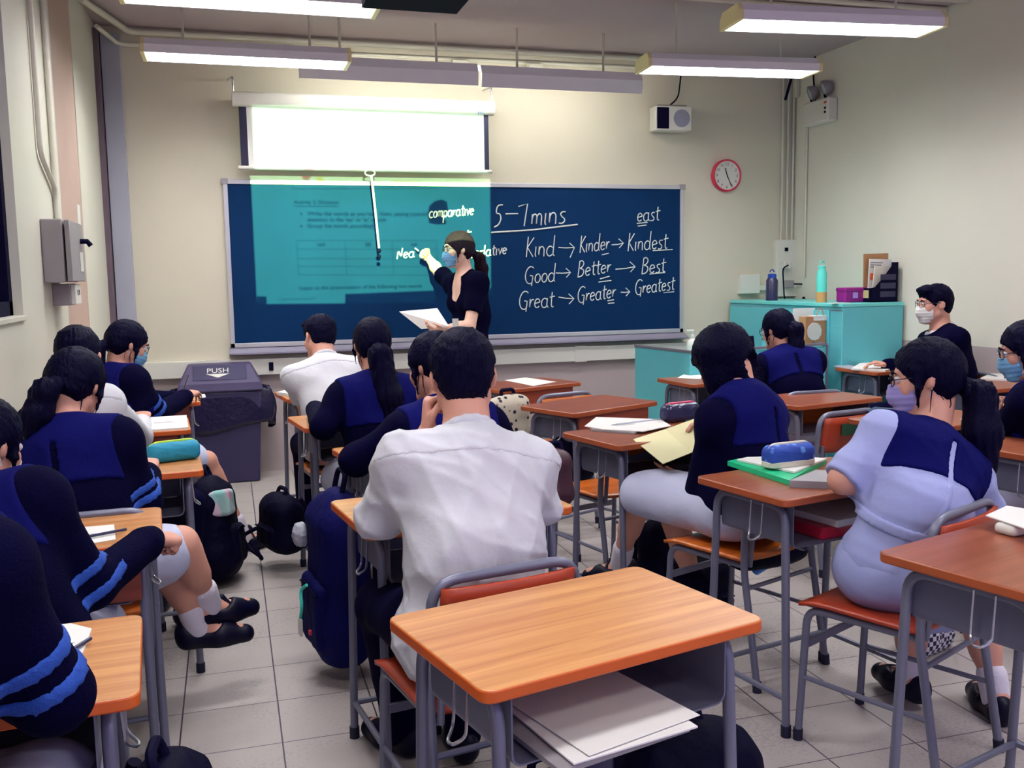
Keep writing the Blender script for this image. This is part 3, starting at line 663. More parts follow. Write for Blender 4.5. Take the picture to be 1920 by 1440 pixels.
sl_poly('slide_picture', [(596, 327), (605, 327), (606, 345), (595, 345)], F_yel); sl_poly('slide_picture', [(652, 326), (672, 326), (672, 331), (652, 331)], F_tan); sl_poly('slide_picture', [(735, 337), (790, 339), (788, 345), (735, 345)], F_tan)
sl_poly('slide_picture', [(806, 388), (816, 379), (830, 375), (840, 380), (842, 396), (832, 410), (838, 414), (838, 422), (820, 423), (806, 420), (804, 404)], F_dk, .0004)
sl_poly('slide_icon', [(486, 562), (493, 562), (493, 569), (486, 569)], film('slide_icon_grey', (.5, .5, .5, 1)), -.0005)
for x in (677, 700, 722, 744): sl_poly('slide_icon', [(x, 552), (x+9, 552), (x+9, 559), (x, 559)], F_line, -.0005)
sl_text('Type here to search', 522, 565, 592, F_line)
# ------------------------------------------------------------------ desks and chairs
def make_desk(label, closed=False, old=False):
    t = thing('school_desk', label, 'desk', group=None)
    top = MB(); top.prism(rrect(.615, .405, .025), .716, .74, mi=0, side=1)
    top.build('desktop', [M['old_wood'], M['old_edge']] if old else [M['desk_wood'], M['desk_edge']], t, bevel=.004)
    for s in (-1, 1):
        f = MB().tube(fillet([(s*.262, -.175, .02), (s*.255, -.150, .70), (s*.255, .150, .70), (s*.262, .175, .02)], .06), .0125, 10).build('leg_frame', M['metal'], t)
        for y in (-.175, .175): MB().tube([(s*.262, y, 0), (s*.262, y*.998, .035)], .0155, 10).build('foot', M['rubber'], f)
        MB().tube([(s*.26, -.165, .115), (s*.26, .165, .115)], .009, 8).build('side_rail', M['metal'], t)
        hk = [(s*.275, -.06, .69), (s*.282, -.055, .60), (s*.29, -.02, .585), (s*.29, .0, .62)]
        MB().tube(fillet([(s*.268, -.07, .70), (s*.275, -.07, .60), (s*.295, -.055, .585), (s*.295, -.035, .585), (s*.275, -.02, .60), (s*.268, -.02, .70)], .015), .0032, 6).build('bag_hook', M['chrome'], t)
    MB().tube([(-.26, .165, .115), (.26, .165, .115)], .009, 8).build('cross_rail', M['metal'], t)
    b = MB(); o = [(-.238, .715), (-.238, .575), (.238, .575), (.238, .715)]
    pth = fillet([(x, 0, z) for x, z in o], .025, 5); n = len(pth); th = .0035
    pin = fillet([(x*(1-th/.238), 0, z+(th if z < .6 else 0)) for x, z in o], .023, 5)
    y0, y1 = -.165, .150
    b.add([(p.x, y0, p.z) for p in pth]+[(p.x, y1, p.z) for p in pth]+[(p.x, y1, p.z) for p in pin]+[(p.x, y0, p.z) for p in pin],
          [(a*n+i, a*n+i+1, ((a+1) % 4)*n+i+1, ((a+1) % 4)*n+i) for a in range(4) for i in range(n-1)])
    b.box((-.232, y1-.004, .58), (.232, y1, .715)); b.build('book_tray', M['sheet'], t)
    if closed: MB().box((-.25, -.180, .585), (.25, -.166, .716)).build('front_panel', M['panel_wood'], t, bevel=.003)
    return t

def make_chair(label, red=False):
    t = thing('school_chair', label, 'chair'); wd = M['chair_red'] if red else M['chair_wood']
    s_ = MB(); s_.grid(lambda u, v: (-.19+.38*u, -.175+.36*v, .436-.012*math.sin(math.pi*u)*(1-v*.6)-.012*max(0, v-.85)/.15), 10, 8)
    s_.build('seat', wd, t, solid=.011)
    b = MB(); b.grid(lambda u, v: (-.165+.33*u, -.196-.035*(v)+.02*(1-(2*u-1)**2)*-1+.012, .565+.165*v), 10, 5); b.build('backrest', wd, t, solid=.010)
    MB().tube(fillet([(-.188, -.245, .02), (-.182, -.175, .43), (-.182, -.205, .745), (.182, -.205, .745), (.182, -.175, .43), (.188, -.245, .02)], .07), .0125, 10).build('back_frame', M['metal'], t)
    for s in (-1, 1):
        f = MB().tube(fillet([(s*.178, .185, .02), (s*.172, .165, .412), (s*.165, -.17, .412)], .05), .0115, 10).build('leg', M['metal'], t)
        MB().tube([(s*.178, .186, 0), (s*.178, .185, .035)], .0145, 10).build('foot', M['rubber'], f)
        MB().tube([(s*.189, -.247, 0), (s*.188, -.244, .035)], .0155, 10).build('foot', M['rubber'], t)
        MB().tube([(s*.160, -.185, .412), (s*.160, -.205, .60)], .009, 8).build('back_strut', M['metal'], t)
        MB().tube([(s*.176, .178, .20), (s*.184, -.212, .20)], .008, 8).build('side_rail', M['metal'], t)
    MB().box((-.172, .168, .285), (.172, .178, .31)).build('front_rail', M['metal'], t, bevel=.002)
    MB().tube([(-.183, -.19, .34), (.183, -.19, .34)], .008, 8).build('rear_rail', M['metal'], t)
    return t

# corner (student side, local -x / +x) at (x, y) -> desk centre
def desk_pos(cx, cy, yaw, sx=-1):
    c, s = math.cos(yaw), math.sin(yaw); ox, oy = -sx*.30, .20
    return (cx+ox*c-oy*s, cy+ox*s+oy*c, 0)
DESKS = {}
def put_desk(key, corner, yaw, label, sx=-1, proto=None):
    o = dup(proto or desk_open, desk_pos(corner[0], corner[1], rad(yaw), sx), rad(yaw), label, 'school desks'); DESKS[key] = o; return o
desk_open = make_desk('empty orange wood desk in the middle foreground with papers in its tray')
desk_open['group'] = 'school desks'
desk_open.location = desk_pos(.368, 1.402, rad(13.4)); desk_open.rotation_euler = (0, 0, rad(13.4)); DESKS['D1'] = desk_open
desk_old = make_desk('worn red brown desk in front of the dress girl holding a green folder', old=True); desk_old['group'] = 'school desks'
desk_old.location = desk_pos(1.525, 2.355, rad(12)); desk_old.rotation_euler = (0, 0, rad(12)); DESKS['dress'] = desk_old
desk_shut = make_desk('empty red brown desk with a closed wooden front, nearer of two beside the teacher', True, True); desk_shut['group'] = 'school desks'
desk_shut.location = desk_pos(1.565, 4.216, rad(24)); desk_shut.rotation_euler = (0, 0, rad(24)); DESKS['E2'] = desk_shut
desk_panel = make_desk('desk of the writing girl beside the bin, orange top over a closed wooden front', True); desk_panel['group'] = 'school desks'
desk_panel.location = desk_pos(-.175, 5.42, rad(3), 1); desk_panel.rotation_euler = (0, 0, rad(3)); DESKS['L1'] = desk_panel
put_desk('E1', (1.50, 5.24), 20, 'red brown desk nearest the teacher with one sheet of paper on it', proto=desk_shut)
put_desk('ws', (.325, 2.42), 8, 'orange desk at which the boy in the white shirt leans, middle column')
put_desk('hid', (.435, 3.31), 10, 'orange desk of the half hidden student between the boy in white and the ponytail girl')
put_desk('pony', (.31, 4.25), 8, 'orange desk of the ponytail girl in the middle column')
put_desk('boyA', (.30, 5.32), 8, 'orange desk of the boy in white nearest the board, papers on its left end')
put_desk('L2', (-.19, 4.42), 4, 'desk of the boy in white at the left wall, open book on it', sx=1, proto=desk_panel)
put_desk('L3', (-.115, 3.44), 4, 'desk with the turquoise pencil case in the left column', sx=1)
put_desk('L4', (-.195, 2.52), 4, 'desk of the girl resting her striped sleeve, left column', sx=1, proto=desk_panel)
put_desk('L5', (-.172, 1.57), 4, 'nearest desk at the lower left corner of the picture', sx=1)
put_desk('bob', (1.425, 3.345), 14, 'desk of the girl with bobbed hair reading a booklet', proto=desk_old)
put_desk('rfg', (1.555, 1.46), 16, 'red brown desk cut by the right edge in the foreground', proto=desk_old)
put_desk('mid', (2.66, 4.02), 12, 'empty desk behind the girl with bobbed hair, a glossy reflection on it', proto=desk_old)
put_desk('R3', (2.735, 3.22), 14, 'desk in front of the girl cut by the right edge, papers at its right end', proto=desk_old)
put_desk('R2', (2.72, 2.52), 14, 'desk corner at the right edge of the picture', proto=desk_old)
put_desk('ponyR', (2.62, 5.06), 6, 'desk of the ponytail girl in front of the teal lectern', proto=desk_old)
put_desk('mask', (3.99, 5.17), 4, 'desk of the boy with the white mask beside the teal cabinet', proto=desk_old)
put_desk('R1', (3.97, 4.18), 6, 'desk at the right wall with a white booklet and a pen', proto=desk_old)
chair0 = make_chair('chair of the boy in the white shirt, dark red back towards the camera', True); chair0['group'] = 'school chairs'
CH = {'ws': chair0}; chair0.location = (.535, 2.185, 0); chair0.rotation_euler = (0, 0, rad(10))
chairw = make_chair('empty chair between the two desks with closed fronts'); chairw['group'] = 'school chairs'
chairw.location = (1.70, 5.10-.02, 0); chairw.rotation_euler = (0, 0, rad(16)); CH['E1'] = chairw
def put_chair(key, x, y, yaw, label, proto=None):
    o = dup(proto or chairw, (x, y, 0), rad(yaw), label, 'school chairs'); CH[key] = o; return o
put_chair('E2', 1.635, 3.98, 16, 'empty orange chair between the desk of the bob girl and the nearer closed front desk')
put_chair('dress', 1.82, 2.265, 24, 'red brown chair of the girl in the pale blue dress', chair0)
put_chair('bob', 1.73, 2.98, 20, 'chair of the girl with bobbed hair')
put_chair('mid', 2.69, 3.93, 12, 'empty chair with a green sticker on its back, right of the bob girl', chair0)
put_chair('hid', .70, 3.02, 10, 'chair of the half hidden student in the middle column')
put_chair('pony', .60, 3.96, 8, 'chair of the ponytail girl in the middle column')
put_chair('boyA', .52, 4.92, 8, 'chair of the boy in white nearest the board')
put_chair('L1', -.49, 4.90, -40, 'chair of the writing girl with the blue mask')
put_chair('L2', -.53, 3.80, -14, 'chair of the boy in white at the left wall')
put_chair('L3', -.44, 3.06, 4, 'chair of the navy ponytail girl in the left column, orange back with grey tube')
put_chair('L4', -.56, 2.20, 2, 'chair of the girl resting her striped sleeve', chair0)
put_chair('L5', -.46, 1.27, 4, 'chair of the nearest girl at the lower left corner')
put_chair('ponyR', 3.02, 4.62, 0, 'chair of the ponytail girl in front of the lectern')
put_chair('mask', 4.27, 4.81, 68, 'chair of the boy with the white mask at the right wall')
put_chair('R3', 3.06, 2.84, 14, 'chair of the girl cut by the right edge')
put_chair('R1', 4.25, 3.88, 6, 'chair at the right wall behind the desk with a white booklet')
a = CH['mid']
MB().box((-.075, -.238, .645), (.075, -.2355, .70)).build('sticker', mat('green_sticker', lin(40, 84, 62), .6), a)

# ------------------------------------------------------------------ lectern, cabinet, bin
N, Fp, Rp = Vector((2.83, 5.50, 0)), Vector((2.90, 6.22, 0)), Vector((3.96, 5.66, 0))
yaw = math.atan2(Rp.y-N.y, Rp.x-N.x); LW = (Rp-N).length; HL = .885
t = LECT = thing('teacher_lectern', 'low teal steel teacher desk with grey edges in front of the cabinet', 'lectern', N, yaw)
MB().box((0, 0, .03), (.02, .66, HL)).build('side_panel', M['teal'], t, bevel=.003)
MB().box((LW-.02, 0, .03), (LW, .66, HL)).build('side_panel', M['teal'], t, bevel=.003)
MB().box((.02, .004, .42), (LW-.02, .02, HL-.01)).build('front_panel', M['teal'], t, bevel=.002)
MB().box((.02, .004, .03), (LW-.02, .02, .415)).build('lower_panel', M['teal'], t, bevel=.002)
for x in (.72, .80): MB().sphere((x, .0, .36), .008).build('bolt', M['black'], t)
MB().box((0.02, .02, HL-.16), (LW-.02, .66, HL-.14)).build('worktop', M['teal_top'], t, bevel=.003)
MB().box((-.006, -.006, HL), (LW+.006, .022, HL+.016)).box((-.006, .022, HL), (.022, .66, HL+.016)).box((LW-.022, .022, HL), (LW+.006, .66, HL+.016)).build('edge_trim', M['teal_edge'], t, smooth=False)
MB().box((LW-.008, -.010, .5), (LW+.006, .012, HL)).build('corner_post', M['teal_edge'], t, smooth=False)
MB().box((.10, -.004, .78), (.15, .003, .84)).build('label_plate', M['white_plastic'], t); MB().box((.112, -.0055, .815), (.14, -.003, .825)).build('logo_mark', M['black'], t)
MB().box((-.02, .05, .40), (0, .10, .46)).build('lock', M['grey_plastic'], t, bevel=.004)

t = CAB = thing('steel_cabinet', 'large teal steel cabinet along the right wall', 'cabinet', (4.06, 5.63, 0), rad(3)); cw, cd, chh = .52, 1.40, 1.17
MB().box((0, 0, .04), (cw, cd, chh-.025)).build('body', M['teal'], t, bevel=.004)
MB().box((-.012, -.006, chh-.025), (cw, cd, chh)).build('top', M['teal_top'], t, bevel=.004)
for y0, y1 in ((.13, .76), (.77, 1.39)):
    d = MB().box((-.014, y0, .07), (0, y1, chh-.05)).build('door', M['teal'], t, bevel=.003)
    MB().box((-.022, y0+.04, .62), (-.014, y0+.06, .74)).build('handle', M['chrome'], d, bevel=.002)
MB().box((-.002, .0, chh-.052), (.001, 1.39, chh-.046)).build('top_seam', M['teal_edge'], t)
MB().box((.0, .0, 0), (cw, cd, .04)).build('plinth', M['teal_edge'], t)

t = BIN = thing('waste_bin', 'large dark push-lid bin with a black liner by the front wall', 'bin', (-.075, 6.87, 0))
b0, b1 = .235, .27
MB().add([(-b0, -.13, 0), (b0, -.13, 0), (b0, .13, 0), (-b0, .13, 0), (-b1, -.15, .64), (b1, -.15, .64), (b1, .15, .64), (-b1, .15, .64)], [(3, 2, 1, 0), (4, 5, 6, 7), (0, 1, 5, 4), (1, 2, 6, 5), (2, 3, 7, 6), (3, 0, 4, 7)]).build('bin_body', M['bin'], t, bevel=.012)
def liner(u, v):
    a = u*2*math.pi; c, s = math.cos(a), math.sin(a); p = 5
    k = 1/((abs(c)**p+abs(s)**p)**(1/p)); w_ = 1+.05*math.sin(9*a+3*v)+.04*math.sin(17*a)
    flare = .03+.045*math.sin(v*math.pi*.75); z = .655-.27*v*(1+.12*math.sin(3*a+1)) 
    return ((.275+flare)*c*k*w_ if abs(c) > 0 else 0, (.145+.012*v)*s*k, z)
MB().grid(liner, 72, 10).build('liner', M['bag_plastic'], t, solid=.003)
lid = MB().add([(-.285, -.165, .64), (.285, -.165, .64), (.285, .165, .64), (-.285, .165, .64), (-.27, -.155, .70), (.27, -.155, .70), (.27, .155, .70), (-.27, .155, .70), (-.21, -.02, .82), (.21, -.02, .82), (.21, .12, .82), (-.21, .12, .82)],
    [(3, 2, 1, 0), (0, 1, 5, 4), (1, 2, 6, 5), (2, 3, 7, 6), (3, 0, 4, 7), (4, 5, 9, 8), (5, 6, 10, 9), (6, 7, 11, 10), (7, 4, 8, 11), (8, 9, 10, 11)]).build('lid', M['bin_lid'], t, bevel=.012)
sl_ = math.atan2(.12, .135)
Mf = Matrix.Translation((0, -.155, .70)) @ Matrix.Rotation(sl_, 4, 'X')
mb = MB(); mb.T = Mf; mb.box((-.175, .03, .0005), (.175, .165, .004)); mb.build('push_flap', M['bin'], lid, bevel=.003)
text_mesh('PUSH', .062, 'push_lettering', M['white_plastic'], lid, Mf @ Matrix.Translation((-.012, .095, .0052)) @ Matrix.Scale(1, 4), 'CENTER', .001)
mb = MB(); mb.T = Mf; mb.prism([(-.09, .085), (.065, .085), (-.012, .05)], .004, .0056); mb.build('push_arrow', M['white_plastic'], lid, smooth=False)
# ------------------------------------------------------------------ people: bodies and clothes as smooth blended solids
V3 = lambda *a: np.array(a, float)
def nrm(v): v = np.asarray(v, float); return v/max(np.linalg.norm(v), 1e-9)
def rotm(x=0, y=0, z=0):
    cx, sx, cy, sy, cz, sz = math.cos(x), math.sin(x), math.cos(y), math.sin(y), math.cos(z), math.sin(z)
    return np.array([[cz, -sz, 0], [sz, cz, 0], [0, 0, 1]]) @ np.array([[cy, 0, sy], [0, 1, 0], [-sy, 0, cy]]) @ np.array([[1, 0, 0], [0, cx, -sx], [0, sx, cx]])

class Solid:
    """A list of blended primitives; mesh() turns them into one closed surface."""
    def __init__(s): s.p = []
    def cone(s, a, b, ra, rb=None, k=.02, op='u'):
        a, b = V3(*a), V3(*b); rb = ra if rb is None else rb; r = max(ra, rb)
        def f(X, Y, Z):
            d = b-a; L2 = d@d+1e-12
            px, py, pz = X-a[0], Y-a[1], Z-a[2]
            t = np.clip((px*d[0]+py*d[1]+pz*d[2])/L2, 0, 1)
            return np.sqrt((px-t*d[0])**2+(py-t*d[1])**2+(pz-t*d[2])**2)-(ra+(rb-ra)*t)
        s.p.append((f, np.minimum(a, b)-r, np.maximum(a, b)+r, k, op)); return s
    def chain(s, pts, rs, k=.015):
        for i in range(len(pts)-1): s.cone(pts[i], pts[i+1], rs[i], rs[i+1], k)
        return s
    def ell(s, c, r, R=None, k=.02, op='u'):
        c, r = V3(*c), V3(*r); R = np.eye(3) if R is None else R; m = r.max()
        def f(X, Y, Z):
            q = [(R[0, i]*(X-c[0])+R[1, i]*(Y-c[1])+R[2, i]*(Z-c[2])) for i in range(3)]
            k0 = np.sqrt((q[0]/r[0])**2+(q[1]/r[1])**2+(q[2]/r[2])**2)+1e-9
            k1 = np.sqrt((q[0]/r[0]**2)**2+(q[1]/r[1]**2)**2+(q[2]/r[2]**2)**2)+1e-9
            return k0*(k0-1)/k1
        s.p.append((f, c-m, c+m, k, op)); return s
    def box(s, c, h, R=None, rr=.005, k=.0, op='u'):
        c, h = V3(*c), V3(*h); R = np.eye(3) if R is None else R; m = np.linalg.norm(h)
        def f(X, Y, Z):
            q = [np.abs(R[0, i]*(X-c[0])+R[1, i]*(Y-c[1])+R[2, i]*(Z-c[2]))-(h[i]-rr) for i in range(3)]
            return np.sqrt(sum(np.maximum(a, 0)**2 for a in q))+np.minimum(np.maximum(q[0], np.maximum(q[1], q[2])), 0)-rr
        s.p.append((f, c-m, c+m, k, op)); return s
    def plane(s, c, n, k=.004, op='i'):      # keeps the side the normal points away from
        c, n = V3(*c), nrm(n)
        s.p.append((lambda X, Y, Z: (X-c[0])*n[0]+(Y-c[1])*n[1]+(Z-c[2])*n[2], None, None, k, op)); return s
    def warp(s, fn): s.p.append((fn, None, None, 0, 'w')); return s
    def copy(s): q = Solid(); q.p = list(s.p); return q
    def field(s, vox, pad=.02, lo=None, hi=None):
        us = [p for p in s.p if p[4] == 'u']
        if lo is None: lo = np.min([p[1] for p in us], 0)-pad; hi = np.max([p[2] for p in us], 0)+pad
        n = np.ceil((hi-lo)/vox).astype(int)+1
        D = np.full(n, .6, np.float32)
        ax = [(lo[i]+np.arange(n[i])*vox).astype(np.float32) for i in range(3)]
        for f, a, b, k, op in s.p:
            if op == 'w':
                D += f(ax[0][:, None, None], ax[1][None, :, None], ax[2][None, None, :]).astype(np.float32); continue
            if a is None: sl_ = (slice(None),)*3
            else:
                m = k+2.5*vox
                i0 = np.clip(np.floor((a-m-lo)/vox).astype(int), 0, n); i1 = np.clip(np.ceil((b+m-lo)/vox).astype(int)+1, 0, n)
                if (i1 <= i0).any(): continue
                sl_ = tuple(slice(u, v) for u, v in zip(i0, i1))
            d = f(ax[0][sl_[0]][:, None, None], ax[1][sl_[1]][None, :, None], ax[2][sl_[2]][None, None, :]).astype(np.float32)
            o = D[sl_]
            if op == 'u':
                if k > 0: h = np.clip(.5+.5*(o-d)/k, 0, 1); D[sl_] = o+(d-o)*h-k*h*(1-h)
                else: D[sl_] = np.minimum(o, d)
            else:
                if op == 's': d = -d
                if k > 0: h = np.clip(.5-.5*(o-d)/k, 0, 1); D[sl_] = o+(d-o)*h+k*h*(1-h)
                else: D[sl_] = np.maximum(o, d)
        return D, lo
    def mesh(s, name, m, parent=None, vox=.007, **kw):
        D, lo = s.field(vox, **kw); return nets(D, lo, vox, name, m, parent)

def nets(D, lo, vox, name, m, parent=None):
    D = np.pad(D, 1, constant_values=.6); lo = lo-vox
    S = D < 0; n = np.array(D.shape)
    c = [S[i:n[0]-1+i, j:n[1]-1+j, k:n[2]-1+k] for i in (0, 1) for j in (0, 1) for k in (0, 1)]
    cnt = sum(x.astype(np.uint8) for x in c); act = (cnt > 0) & (cnt < 8)
    I = np.argwhere(act); idx = np.full(act.shape, -1, np.int32); idx[act] = np.arange(len(I))
    acc = np.zeros((len(I), 3)); w = np.zeros(len(I))
    cor = [(i, j, k) for i in (0, 1) for j in (0, 1) for k in (0, 1)]
    val = {q: D[I[:, 0]+q[0], I[:, 1]+q[1], I[:, 2]+q[2]] for q in cor}
    for q in cor:
        for a in range(3):
            if q[a] == 0:
                p = list(q); p[a] = 1; p = tuple(p); v0, v1 = val[q], val[p]
                x = (v0 < 0) != (v1 < 0); t = np.where(x, v0/np.where(x, v0-v1, 1), 0)
                pt = np.tile(np.array(q, float), (len(I), 1)); pt[:, a] += t
                acc[x] += pt[x]; w[x] += 1
    V = lo+(I+acc/np.maximum(w, 1)[:, None])*vox
    F = []
    for a in range(3):
        b, e = (a+1) % 3, (a+2) % 3
        s0 = [slice(None)]*3; s1 = [slice(None)]*3; s0[a] = slice(0, n[a]-1); s1[a] = slice(1, n[a])
        A, B = S[tuple(s0)], S[tuple(s1)]; E = np.argwhere(A != B)
        E = E[(E[:, b] > 0) & (E[:, e] > 0) & (E[:, b] < n[b]-1) & (E[:, e] < n[e]-1)]
        def cell(db, de): q = E.copy(); q[:, b] -= db; q[:, e] -= de; return idx[q[:, 0], q[:, 1], q[:, 2]]
        Q = np.stack([cell(1, 1), cell(0, 1), cell(0, 0), cell(1, 0)], 1)
        fl = ~A[E[:, 0], E[:, 1], E[:, 2]]; Q[fl] = Q[fl][:, ::-1]
        F.append(Q)
    F = np.concatenate(F)
    # a light relaxation takes the grid out of the surface
    e = np.concatenate([F[:, [0, 1]], F[:, [1, 2]], F[:, [2, 3]], F[:, [3, 0]]]); e = np.concatenate([e, e[:, ::-1]])
    deg = np.bincount(e[:, 0], minlength=len(V)).astype(float)
    for lam in (.5, -.42, .5, -.42):
        sm = np.stack([np.bincount(e[:, 0], weights=V[e[:, 1], i], minlength=len(V)) for i in range(3)], 1)/np.maximum(deg, 1)[:, None]
        V = V+lam*(sm-V)
    me = bpy.data.meshes.new(name); me.vertices.add(len(V)); me.vertices.foreach_set('co', V.astype(np.float32).ravel())
    me.loops.add(F.size); me.loops.foreach_set('vertex_index', F.astype(np.int32).ravel())
    me.polygons.add(len(F)); me.polygons.foreach_set('loop_start', np.arange(0, F.size, 4, dtype=np.int32)); me.polygons.foreach_set('loop_total', np.full(len(F), 4, np.int32))
    me.update(calc_edges=True); me.polygons.foreach_set('use_smooth', [True]*len(F)); me.materials.append(m); me.validate()
    o = bpy.data.objects.new(name, me); COL.objects.link(o)
    if parent is not None: o.parent = parent
    return o

def ik(S, W, l1, l2, pole):
    S, W = V3(*S), V3(*W); d = W-S; L = np.linalg.norm(d)
    if L > (l1+l2)*.998: W = S+d/L*(l1+l2)*.998; d = W-S; L = np.linalg.norm(d)
    u = d/L; a = (l1*l1-l2*l2+L*L)/(2*L); h = math.sqrt(max(l1*l1-a*a, 0))
    p = V3(*pole)-u*(V3(*pole)@u); return S+u*a+nrm(p)*h, W

def folds(seed, amp, freq, n=5, dirs=None):
    rs = np.random.RandomState(seed); W_ = []
    for i in range(n):
        d = nrm(rs.normal(size=3) if dirs is None else V3(*dirs[i % len(dirs)])+rs.normal(size=3)*.3)
        W_.append((d*freq*(.6+rs.rand()*.9), rs.rand()*6.28, rs.normal(size=3)*freq*.35, rs.rand()*6.28))
    def f(X, Y, Z):
        t = 0
        for w, ph, w2, ph2 in W_:
            a = X*w[0]+Y*w[1]+Z*w[2]+ph+1.3*np.sin(X*w2[0]+Y*w2[1]+Z*w2[2]+ph2)
            t = t+(1-np.abs(np.sin(a)))**2
        return -amp*(t-n*.22)/math.sqrt(n)
    return f

def hand_prims(B, W, fd, pn, side, pose='relax', s=1.):
    """wrist W, direction fd of the knuckles, palm normal pn (out of the palm); side +1 = right hand"""
    fd = nrm(fd); pn = nrm(pn-fd*(pn@fd)); lat = np.cross(fd, pn)*side      # towards the thumb
    curls = {'relax': (25, 30, 20), 'flat': (6, 8, 5), 'fist': (75, 95, 60), 'grip': (48, 70, 40), 'pinch': (35, 45, 25), 'hold': (30, 35, 25)}[pose]
    L = [(.046, .028, .020), (.050, .032, .021), (.047, .029, .020), (.036, .022, .018)]
    offs = [.030, .010, -.010, -.029]; rr = [.0088, .009, .0086, .0078]
    pc = W+fd*.045*s
    for i in range(4):
        kn = W+fd*(.088-.004*abs(i-1))*s+lat*offs[i]*s
        B.cone(W+fd*.012*s+lat*offs[i]*.55*s, kn, .0145*s, .0115*s, .012)
        ang = 0; p = kn; sp = lat*(offs[i]*1.5)
        for j in range(3):
            ang += math.radians(curls[j]*(1+.12*(i-1)*(1 if pose != 'pinch' else -1)))
            d = nrm(fd*math.cos(ang)+pn*math.sin(ang)+sp*(.6 if j == 0 else .3)); q = p+d*L[i][j]*s
            B.cone(p, q, rr[i]*s*(1-.06*j), rr[i]*s*(.94-.08*j), .003); p = q
    B.ell(W+fd*.05*s, V3(.040, .050, .014)*s, np.stack([lat, fd, pn], 1), .012)
    t0 = W+fd*.022*s+lat*.024*s+pn*.006*s
    cl = {'fist': .9, 'grip': .8, 'pinch': .85, 'hold': .6}.get(pose, .25)
    t1 = t0+nrm(fd*.7+lat*.75+pn*.25*cl)*.042*s; t2 = t1+nrm(fd*.9+lat*(.35-.6*cl)+pn*.7*cl)*.030*s; t3 = t2+nrm(fd*.9-lat*.5*cl+pn*.6*cl)*.026*s
    B.cone(t0, t1, .0145*s, .0115*s, .012); B.cone(t1, t2, .0112*s, .0098*s, .004); B.cone(t2, t3, .0098*s, .0078*s, .003)
    return pc

